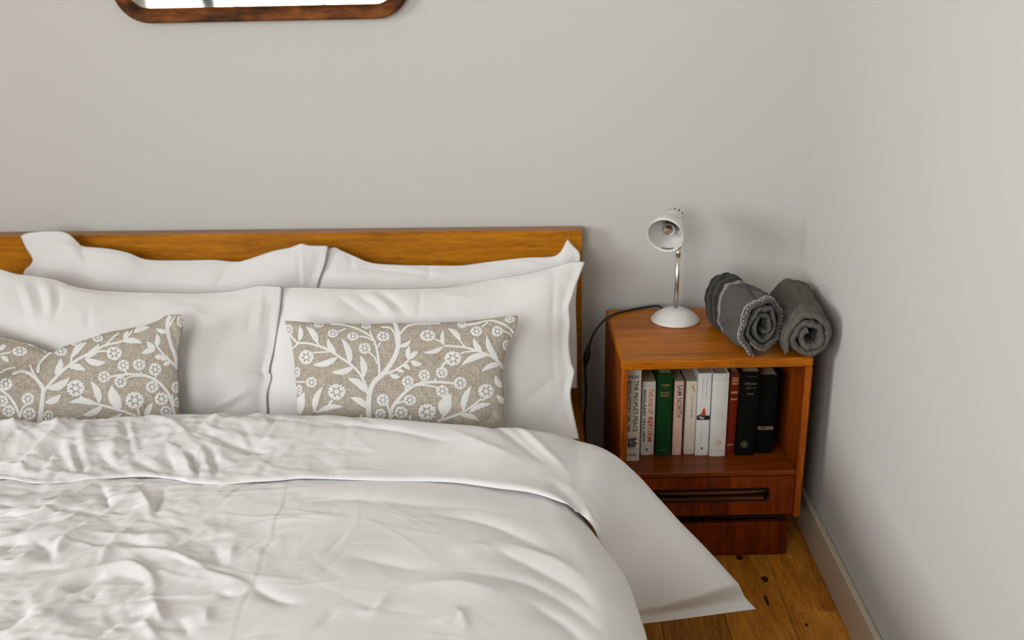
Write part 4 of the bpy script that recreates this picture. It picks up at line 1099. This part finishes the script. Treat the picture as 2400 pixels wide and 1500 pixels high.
# 6 white paperback with a red peak
b = make_book('tall white paperback with a red peak over a black band', 0.1912, 0.0891, 0.0308, 0.2128, C('cover_bright_white', 228, 226, 222), hard=False, depth=0.14)
tiny_print(b, -.0055, -.0030, .1480, .2020, ink('grey_pale', srgb(180, 174, 164)))
tiny_print(b, .0035, .0060, .1500, .2020, ink('grey_pale', srgb(180, 174, 164)))
put_shape(b, 'black_band', ink('jet', srgb(14, 16, 14)), [rect(-.0153, .0153, .0930, .1045)])
put_shape(b, 'red_peak', ink('peak_red', srgb(206, 66, 26)), [[(-.0120, .1047), (-.0050, .1110), (-.0010, .1230), (.0012, .1262), (.0040, .1180), (.0060, .1047)]])
put_shape(b, 'peak_shadow', ink('maroon', srgb(80, 20, 12)), [[(-.0140, .1046), (-.0060, .1075), (.0030, .1060), (.0075, .1046)]], 0.0002)
tiny_print(b, -.0030, .0030, .0970, .1010, ink('grey_pale', srgb(180, 174, 164)), 0.002)
tiny_print(b, -.0030, -.0010, .0330, .0830, ink('grey_pale', srgb(180, 174, 164)))
put_shape(b, 'emblem', ink('maroon', srgb(80, 20, 12)), [disc(0.000, .0190, .0024, .0030)])
# 7 wide pale grey hardback
b = make_book('wide pale grey book with faint lines across its spine', 0.2245, 0.0830, 0.0372, 0.2145, C('cover_pale_grey', 214, 212, 204), round_=0.0025, depth=0.15)
for z_, h_ in ((.1990, .0010), (.0150, .0010), (.0125, .0005)): put_shape(b, 'rule', ink('pale_blue_grey', srgb(164, 172, 170)), [rect(-.0180, .0180, z_, z_+h_)])
put_shape(b, 'faint_pattern', ink('faint_grey', srgb(196, 196, 188)), [rect(-.010+r2.uniform(-.003, .003), .010+r2.uniform(-.003, .003), z_, z_+.0012) for z_ in np.linspace(.095, .185, 15)]+annulus(0, .105, .0085, .0095))
put_shape(b, 'faint_rosette', ink('faint_peach', srgb(216, 186, 168)), [disc(-.0015+.0075*math.cos(a), .0370+.0075*math.sin(a), .0022, .0022, 8) for a in np.linspace(0, 6.28, 13)]+[disc(-.0015, .037, .004, .004)])
# 8 rust red hardback
b = make_book('slim rust red hardback with gold bands of lettering', 0.2650, 0.0970, 0.0215, 0.2080, C('cloth_rust', 120, 36, 16, rough=0.55), lean=0.018, round_=0.002)
for z_, h_ in ((.1930, .0042), (.1865, .0042), (.1798, .0040), (.1570, .0050), (.1400, .0042), (.0210, .0034)):
    polys = []; x_ = -.0068
    while x_ < .0070: polys.append(rect(x_, x_+.0018, z_, z_+h_, 2)); x_ += .0022
    put_shape(b, 'gold_lettering', GOLD, polys)
# 9 black hardback
b = make_book('broad black hardback with faint gold lettering beside the rust one', 0.2885, 0.0840, 0.0440, 0.2150, C('cloth_black', 7, 9, 7, rough=0.85), lean=0.016, round_=0.003, depth=0.15)
DG = ink('dull_gold', (0.26, 0.2, 0.07, 1)); PG_ = ink('faint_gold', (0.16, 0.13, 0.07, 1))
put_shape(b, 'rule', PG_, [rect(-.010, .012, .2045, .2052)])
put_text(b, 'ENGLAND', PG_, -0.0140, 0.0140, 0.1840, 0.1895, vertical=False, bold=0.005)
put_text(b, '1870-1914', PG_, -0.0110, 0.0110, 0.1740, 0.1785, vertical=False, bold=0.005)
put_text(b, 'ENSOR', PG_, -0.0075, 0.0075, 0.1590, 0.1635, vertical=False, bold=0.005)
put_shape(b, 'crest', PG_, annulus(-.004, .030, .0065, .0085)+[disc(-.004, .030, .0030, .0040)])
# 10 black book further in
b = make_book('black book at the right end with one gold bar low on its spine', 0.3365, 0.0935, 0.0420, 0.2020, C('cloth_jet', 6, 7, 6, rough=0.85), lean=0.014, round_=0.002, depth=0.15)
put_shape(b, 'gold_bar', ink('bronze', (0.22, 0.14, 0.06, 1), rough=0.5), [rect(-.0190, .0180, .0620, .0710)])

# ------------------------------------------------------------------ lamp
lamp = empty('desk_lamp', (-0.3310, -0.1330, TH)); lamp.location[2] = TH+0.0004
tag(lamp, 'small white metal reading lamp with tilted shade on the bedside table', 'lamp')
lx, ly, lz = lamp.location
base = MB(); R_, h_ = 0.0605, 0.0300; rs = (R_*R_+h_*h_)/(2*h_)
pr = [(0.0, 0.0), (R_-0.002, 0.0), (R_, 0.0015)]
for a in np.linspace(1.0, 0.0, 16): pr.append((R_*a, 0.003+math.sqrt(rs*rs-(R_*a)**2)-(rs-h_)))
base.lathe(pr, 56).build('lamp_base', M_LAMP, lamp, True)
top = on_y(1590.5, 582, -0.128); rel = top-np.array([lx, ly, lz])
rod = MB(); rod.tube([(0, 0, 0.030), tuple(rel)], 0.0052, 20); rod.build('pole', M_CHROME, lamp, True)
MB().tube([tuple(rel*0.86+np.array([0, 0, .004])), tuple(rel*1.0)], 0.0056, 20).build('pole_sleeve', M_CHROME, lamp, True)
# shade: axis points out of its opening towards the bed and the room
open_c = on_y(1559, 553, -0.195)
view = (CAM-open_c); view /= np.linalg.norm(view)
inpl = on_y(1559, 553, -0.195)-on_y(1591, 490, -0.195); inpl -= view*(inpl@view); inpl /= np.linalg.norm(inpl)
ang = math.radians(33)
ax = view*math.cos(ang)+inpl*math.sin(ang); ax /= np.linalg.norm(ax)
zax = -ax; xax = np.cross(zax, np.array([0, 0, 1.0])); xax /= np.linalg.norm(xax); yax = np.cross(zax, xax)
SM = Matrix(((xax[0], yax[0], zax[0], open_c[0]-lx), (xax[1], yax[1], zax[1], open_c[1]-ly), (xax[2], yax[2], zax[2], open_c[2]-lz), (0, 0, 0, 1)))
ro_ = 0.0435
outer = [(ro_, 0.0), (ro_*0.995, 0.010), (ro_*0.96, 0.022), (ro_*0.88, 0.036), (ro_*0.76, 0.049), (ro_*0.62, 0.059), (0.0235, 0.065), (0.0218, 0.070), (0.0212, 0.092), (0.0190, 0.103), (0.0140, 0.111), (0.0, 0.1135)]
inn_ = [(r_-0.0013, z_-0.0006) for r_, z_ in outer[:-1]]
inn_[0] = (ro_-0.0013, 0.0)
shade = MB(); shade.lathe([(0.0, 0.112)]+inn_[::-1][0:]+outer, 56, SM)
sh = shade.build('lamp_shade', M_LAMP, lamp, True)
# ventilation slots around the cap
for k in range(12):
    t = 2*math.pi*k/12
    q = MB()
    v_ = []
    for dz in (0.090, 0.104):
        rr = 0.0216 if dz < 0.1 else 0.0192
        for dt in (-0.07, 0.07): v_.append(tuple(SM @ Vector((rr*math.cos(t+dt)*1.012, rr*math.sin(t+dt)*1.012, dz))))
    q.add(v_, [(0, 1, 3, 2)]).build('vent_slot', M_DARK, sh) if k else q.add(v_, [(0, 1, 3, 2)]).build('vent_slot', M_DARK, sh)
# lettering mark inside the rim, socket and bulb
MB().lathe([(0.0, 0.090), (0.0135, 0.090), (0.0135, 0.052), (0.011, 0.050), (0.0, 0.050)], 24, SM).build('bulb_socket', M_BLACK, lamp, True)
def bulb_glass():
    mt, nt, b_ = new_mat('clear_bulb_glass')
    out_ = nt.nodes['Material Output']; nt.nodes.remove(b_)
    t_ = N(nt, 'ShaderNodeBsdfTransparent'); t_.inputs['Color'].default_value = (0.93, 0.90, 0.86, 1); g_ = N(nt, 'ShaderNodeBsdfGlossy', Roughness=0.03)
    fr_ = N(nt, 'ShaderNodeFresnel', IOR=1.5); mx_ = N(nt, 'ShaderNodeMixShader')
    L(nt, fr_, 'Fac', mx_, 'Fac'); L(nt, t_, 'BSDF', mx_, 1); L(nt, g_, 'BSDF', mx_, 2); L(nt, mx_, 'Shader', out_, 'Surface'); return mt
bp_ = [(0.0085, 0.052), (0.0095, 0.046)]+[(0.0165*math.cos(a), 0.030-0.0165*math.sin(a)) for a in np.linspace(-0.95, 1.5, 12)]+[(0.0, 0.0135)]
bulb = MB().lathe(bp_, 24, SM).build('bulb', bulb_glass(), lamp, True)
M_FIL = plain('amber_filament', srgb(214, 150, 82), rough=0.5)
for dx in (-0.0045, 0.0, 0.0045):
    MB().tube([tuple(SM @ Vector((dx, 0.001, 0.046))), tuple(SM @ Vector((dx*1.2, 0.001, 0.024)))], 0.0011, 8).build('filament', M_FIL, bulb, True)
mk = []
for k in range(9):
    a0 = math.radians(62+k*6.4)
    for dt in (0.0, 0.07):
        pass
# printed mark inside the lower rim
low = SM.inverted() @ Vector(tuple(on_y(1559, 575, -0.195)-np.array([lx, ly, lz])))
a_mid = math.atan2(low[1], low[0])
pm = MB()
for k in range(8):
    a0 = a_mid+(k-3.5)*0.085
    v_ = [tuple(SM @ Vector((rr*math.cos(a0+da), rr*math.sin(a0+da), zz))) for rr, zz in ((ro_*0.995-0.0020, 0.008), (ro_*0.975-0.0020, 0.013)) for da in (-0.03, 0.03)]
    pm.add(v_, [(0, 1, 3, 2)])
pm.build('printed_mark', M_DARK, sh)
# swivel joint behind the shade
bk = SM @ Vector((0, 0, 0.06))
MB().tube([tuple(rel), tuple((np.array(rel)+np.array(bk))/2+np.array([0.006, 0.01, 0])), tuple(np.array(bk)+np.array([0.012, 0.012, -0.006]))], 0.0055, 12).build('swivel_joint', M_CHROME, lamp, True)
# cord running over the back edge of the table and down beside the bed
cp_ = [(lx+0.0, ly+0.05, TH+0.010), (lx-0.02, ly+0.075, TH+0.005)]
cp_ += [tuple(on_z(px, py, TH+0.0035)) for px, py in [(1540, 717), (1500, 722), (1465, 729), (1438, 737)]]
cp_ += [tuple(on_y(px, py, yv)) for px, py, yv in [(1420, 747, -0.118), (1403, 765, -0.124), (1390, 785, -0.126), (1383, 803, -0.126), (1376, 830, -0.126), (1371, 860, -0.125), (1373, 900, -0.12), (1373, 940, -0.115), (1370, 985, -0.11)]]
q_ = cp_[-1]; cp_ += [(-0.5475, -0.10, 0.14), (-0.54, -0.095, 0.06), (-0.50, -0.085, 0.006), (-0.40, -0.06, 0.0045)]
cord_w = smooth_line(cp_, 120)-np.array([lx, ly, lz])
cord = MB().tube(cord_w, 0.0030, 10).build('cord', M_BLACK, lamp, True)
sa, sb = on_y(1380, 808, -0.126)-np.array([lx, ly, lz]), on_y(1371, 858, -0.125)-np.array([lx, ly, lz])
d_ = sb-sa; sw = MB()
sw.tube([sa, sa+d_*0.12, sa+d_*0.3, sa+d_*0.35, sa+d_*0.75, sa+d_*0.8, sb], [0.0042, 0.0055, 0.0058, 0.0085, 0.0085, 0.0062, 0.0045], 14)
sw.build('inline_switch', M_BLACK, cord, True)

# ------------------------------------------------------------------ rolled towels
def towel_mat(name, base, dark, light, bands):
    mt, nt, b_ = new_mat(name)
    tc = N(nt, 'ShaderNodeTexCoord'); sp = N(nt, 'ShaderNodeSeparateXYZ'); L(nt, tc, 'Object', sp, 'Vector')
    mr = N(nt, 'ShaderNodeMapRange'); mr.inputs['From Min'].default_value = 0.0; mr.inputs['From Max'].default_value = 0.30; L(nt, sp, 'Y', mr, 'Value')
    wob = N(nt, 'ShaderNodeTexNoise', Scale=40.0, Detail=2.0); L(nt, tc, 'Object', wob, 'Vector')
    ad = N(nt, 'ShaderNodeMath', operation='MULTIPLY_ADD'); ad.inputs[1].default_value = 0.02; L(nt, wob, 'Fac', ad, 0); L(nt, mr, 'Result', ad, 2)
    r = ramp(nt, bands); L(nt, ad, 'Value', r, 'Fac')
    nz = N(nt, 'ShaderNodeTexNoise', Scale=320.0, Detail=3.0, Roughness=0.7); L(nt, tc, 'Object', nz, 'Vector')
    r2_ = ramp(nt, [(0.32, (0.45, 0.45, 0.45, 1)), (0.68, (1.25, 1.25, 1.25, 1))]); L(nt, nz, 'Fac', r2_, 'Fac')
    mx = N(nt, 'ShaderNodeMix', data_type='RGBA', blend_type='MULTIPLY'); mx.inputs['Factor'].default_value = 1.0
    nt.links.new(r.outputs['Color'], mx.inputs[6]); nt.links.new(r2_.outputs['Color'], mx.inputs[7])
    nt.links.new(mx.outputs[2], b_.inputs['Base Color'])
    b_.inputs['Roughness'].default_value = 1.0; b_.inputs['Specular IOR Level'].default_value = 0.05; b_.inputs['Sheen Weight'].default_value = 0.06
    bp = N(nt, 'ShaderNodeBump', Strength=0.9, Distance=0.002); L(nt, nz, 'Fac', bp, 'Height'); L(nt, bp, 'Normal', b_, 'Normal')
    return mt
def make_towel(label, loc, yaw, R0, turns, length, mat, sx=1.0, sz=1.0, thick=0.010, seed=0.0, tail=0.0, phase=0.0, taper=0.0, wob=0.006, tilt=0.0):
    """Cloth spiral in the x-z plane, drawn out along local y."""
    nth, nl = 260, 46
    th = np.linspace(0, 1, nth); ang = phase+2*np.pi*turns*(1-th)
    core = thick*0.9
    r = core+(R0-thick/2-core)*(1-th)**0.92
    yl = np.linspace(0, 1, nl)
    TT, YY = np.meshgrid(th, yl)
    A = phase+2*np.pi*turns*(1-TT); Rr_ = core+(R0-thick/2-core)*(1-TT)**0.92
    Rr_ = Rr_+tail*np.clip(1-TT/0.07, 0, 1)**2
    w_ = wob*fbm(np.cos(A)*1.3+TT*4+seed, np.sin(A)*1.3+YY*2.2, 3)
    Rr_ = Rr_+w_*(0.3+0.7*(1-TT))
    Rr_ = Rr_*(1-taper*(YY-0.3)**2)
    off = thick/2*(0.90+0.35*fbm(TT*30+seed, YY*8, 2))
    endr = np.clip(np.minimum(YY, 1-YY)/0.03, 0, 1)**0.5; off = off*(0.35+0.65*endr)
    tel = 0.012*fbm(TT*7+seed*3, TT*0+seed, 2)          # ends of the turns do not line up
    Yp = YY*length+tel*(1-2*YY)*1.0
    def sect(rad): 
        X_ = np.cos(A)*rad*sx; Z_ = np.sin(A)*rad*sz
        return np.stack([X_, Yp, Z_], -1)
    Po, Pi = sect(Rr_+off), sect(Rr_-off)
    zmin = Po[..., 2].min()
    # settle on the table: flatten the underside slightly
    for Pq in (Po, Pi):
        fl = -R0*sz*0.93; low_ = Pq[..., 2] < fl; Pq[..., 2] = np.where(low_, fl+(Pq[..., 2]-fl)*0.25, Pq[..., 2])
    zmin = min(Po[..., 2].min(), Pi[..., 2].min())
    Po[..., 2] -= zmin; Pi[..., 2] -= zmin
    n = nth*nl; idx = np.arange(n).reshape(nl, nth); idn = idx+n
    Qs = [quads(idx), quads(idn)[:, ::-1], rim(idx[0], idn[0])[:, ::-1], rim(idx[-1], idn[-1]), rim(idx[:, 0], idn[:, 0]), rim(idx[:, -1], idn[:, -1])[:, ::-1]]
    o = link_np('rolled_towel', np.vstack([Po.reshape(-1, 3), Pi.reshape(-1, 3)]), np.vstack(Qs), mat)
    o.location = loc; o.rotation_euler = (0, 0, yaw)
    tag(o, label, 'towel', 'rolled towels on the bedside table')
    return o, Po
g1 = lambda k, c=(1.0, 0.95, 0.86): (k*c[0], k*c[1], k*c[2], 1)
MT1 = towel_mat('charcoal_striped_terry', None, None, None, [(0.0, g1(.12)), (0.44, g1(.12)), (0.455, g1(.36)), (0.485, g1(.34)), (0.50, g1(.040)), (0.58, g1(.040)), (0.60, g1(.11)), (0.62, g1(.036)), (0.68, g1(.036)), (0.70, g1(.12)), (0.72, g1(.034)), (0.84, g1(.034)), (0.88, g1(.05))])
MT2 = towel_mat('grey_brown_terry', None, None, None, [(0.0, g1(.150, (1, .90, .76))), (0.5, g1(.160, (1, .90, .76))), (1.0, g1(.140, (1, .90, .76)))])
t1f = on_z(1792, 764, TH+0.073); t1b = on_z(1728, 716, TH+0.073)
d1 = t1b-t1f; yaw1 = math.atan2(-d1[0], d1[1])
tw1, P1 = make_towel('dark grey rolled towel with pale stripes, nearer the lamp', (t1f[0], t1f[1], TH+0.0005), yaw1, 0.066, 3.0, 0.235, MT1, sx=0.82, sz=1.10, thick=0.0125, seed=2.0, phase=4.4, wob=0.012, taper=0.12, tail=0.010)
t2f = on_z(1904, 786, TH+0.058); t2b = on_z(1862, 700, TH+0.060)
d2 = t2b-t2f; yaw2 = math.atan2(-d2[0], d2[1])
tw2, P2 = make_towel('plain brown grey rolled towel against the right wall', (t2f[0]-0.004, t2f[1], TH+0.0005), yaw2, 0.062, 2.3, 0.27, MT2, sx=0.93, sz=0.97, thick=0.018, seed=6.0, phase=3.80-2*math.pi*2.3, wob=0.009, taper=-0.05, tail=0.014)
# pale stitched hem on the striped towel
hem = MB()
rowy = P1[1]
m_ = int(len(rowy)*0.36)
nn = grid_normals(P1)[1]
for k in range(0, m_, 2):
    a_, b_ = P1[1, k], P1[1, min(k+1, m_)]
    c_ = np.array([P1[:, :, 0].mean(), 0, P1[:, :, 2].mean()])
    o_ = (a_-c_); o_[1] = 0; o_ = o_/np.linalg.norm(o_)*0.001
    hem.tube([a_+o_, (a_+b_)/2+o_*1.8+np.array([0, 0.002*(1 if k % 4 else -1), 0]), b_+o_], 0.0013, 6)
hem.tube([P1[3, k]+(P1[3, k]-c_)*np.array([.02, 0, .02]) for k in range(0, m_, 2)], 0.0016, 6)
hm = hem.build('stitched_hem', fabric('pale_hem_thread', (0.42, 0.40, 0.36, 1)), tw1, True)

# ------------------------------------------------------------------ plant on the window sill behind the camera (seen in the mirror)
plant = empty('potted_plant', (-2.95, ROOM_F+0.085, WZ0+0.001))
tag(plant, 'dark green potted plant on the window sill, seen in the mirror', 'plant')
MB().lathe([(0.0, 0.0), (0.055, 0.0), (0.075, 0.13), (0.08, 0.13), (0.08, 0.15), (0.07, 0.15), (0.068, 0.13), (0.0, 0.13)], 28).build('pot', plain('terracotta', srgb(150, 90, 62), rough=0.8), plant, True)
M_LEAF = plain('leaf_green', srgb(30, 58, 28), rough=0.45, var=0.2)
r3 = random.Random(4)
for k in range(40):
    a = r3.uniform(0, 6.28); reach = r3.uniform(0.05, 0.20); ht = r3.uniform(0.25, 0.68); wd = r3.uniform(0.03, 0.05)
    L_ = smooth_line([(0, 0, 0.12), (reach*.35*math.cos(a), min(.02, reach*.35*math.sin(a))+.02, ht*.75), (reach*math.cos(a), .04+reach*.5*math.sin(a), ht)], 9)
    sdir = np.array([-math.sin(a), math.cos(a), 0]); v = []; f = []
    for i, p_ in enumerate(L_):
        w__ = wd*math.sin(math.pi*min(0.97, max(0.12, i/8)))
        v += [p_-sdir*w__, p_+np.array([0, 0, -0.004]), p_+sdir*w__]
        if i: q0 = (i-1)*3; f += [(q0, q0+1, q0+4, q0+3), (q0+1, q0+2, q0+5, q0+4)]
    lf_ = link_mesh('leaf', v, f, M_LEAF, plant, True)
bpy.context.view_layer.update()
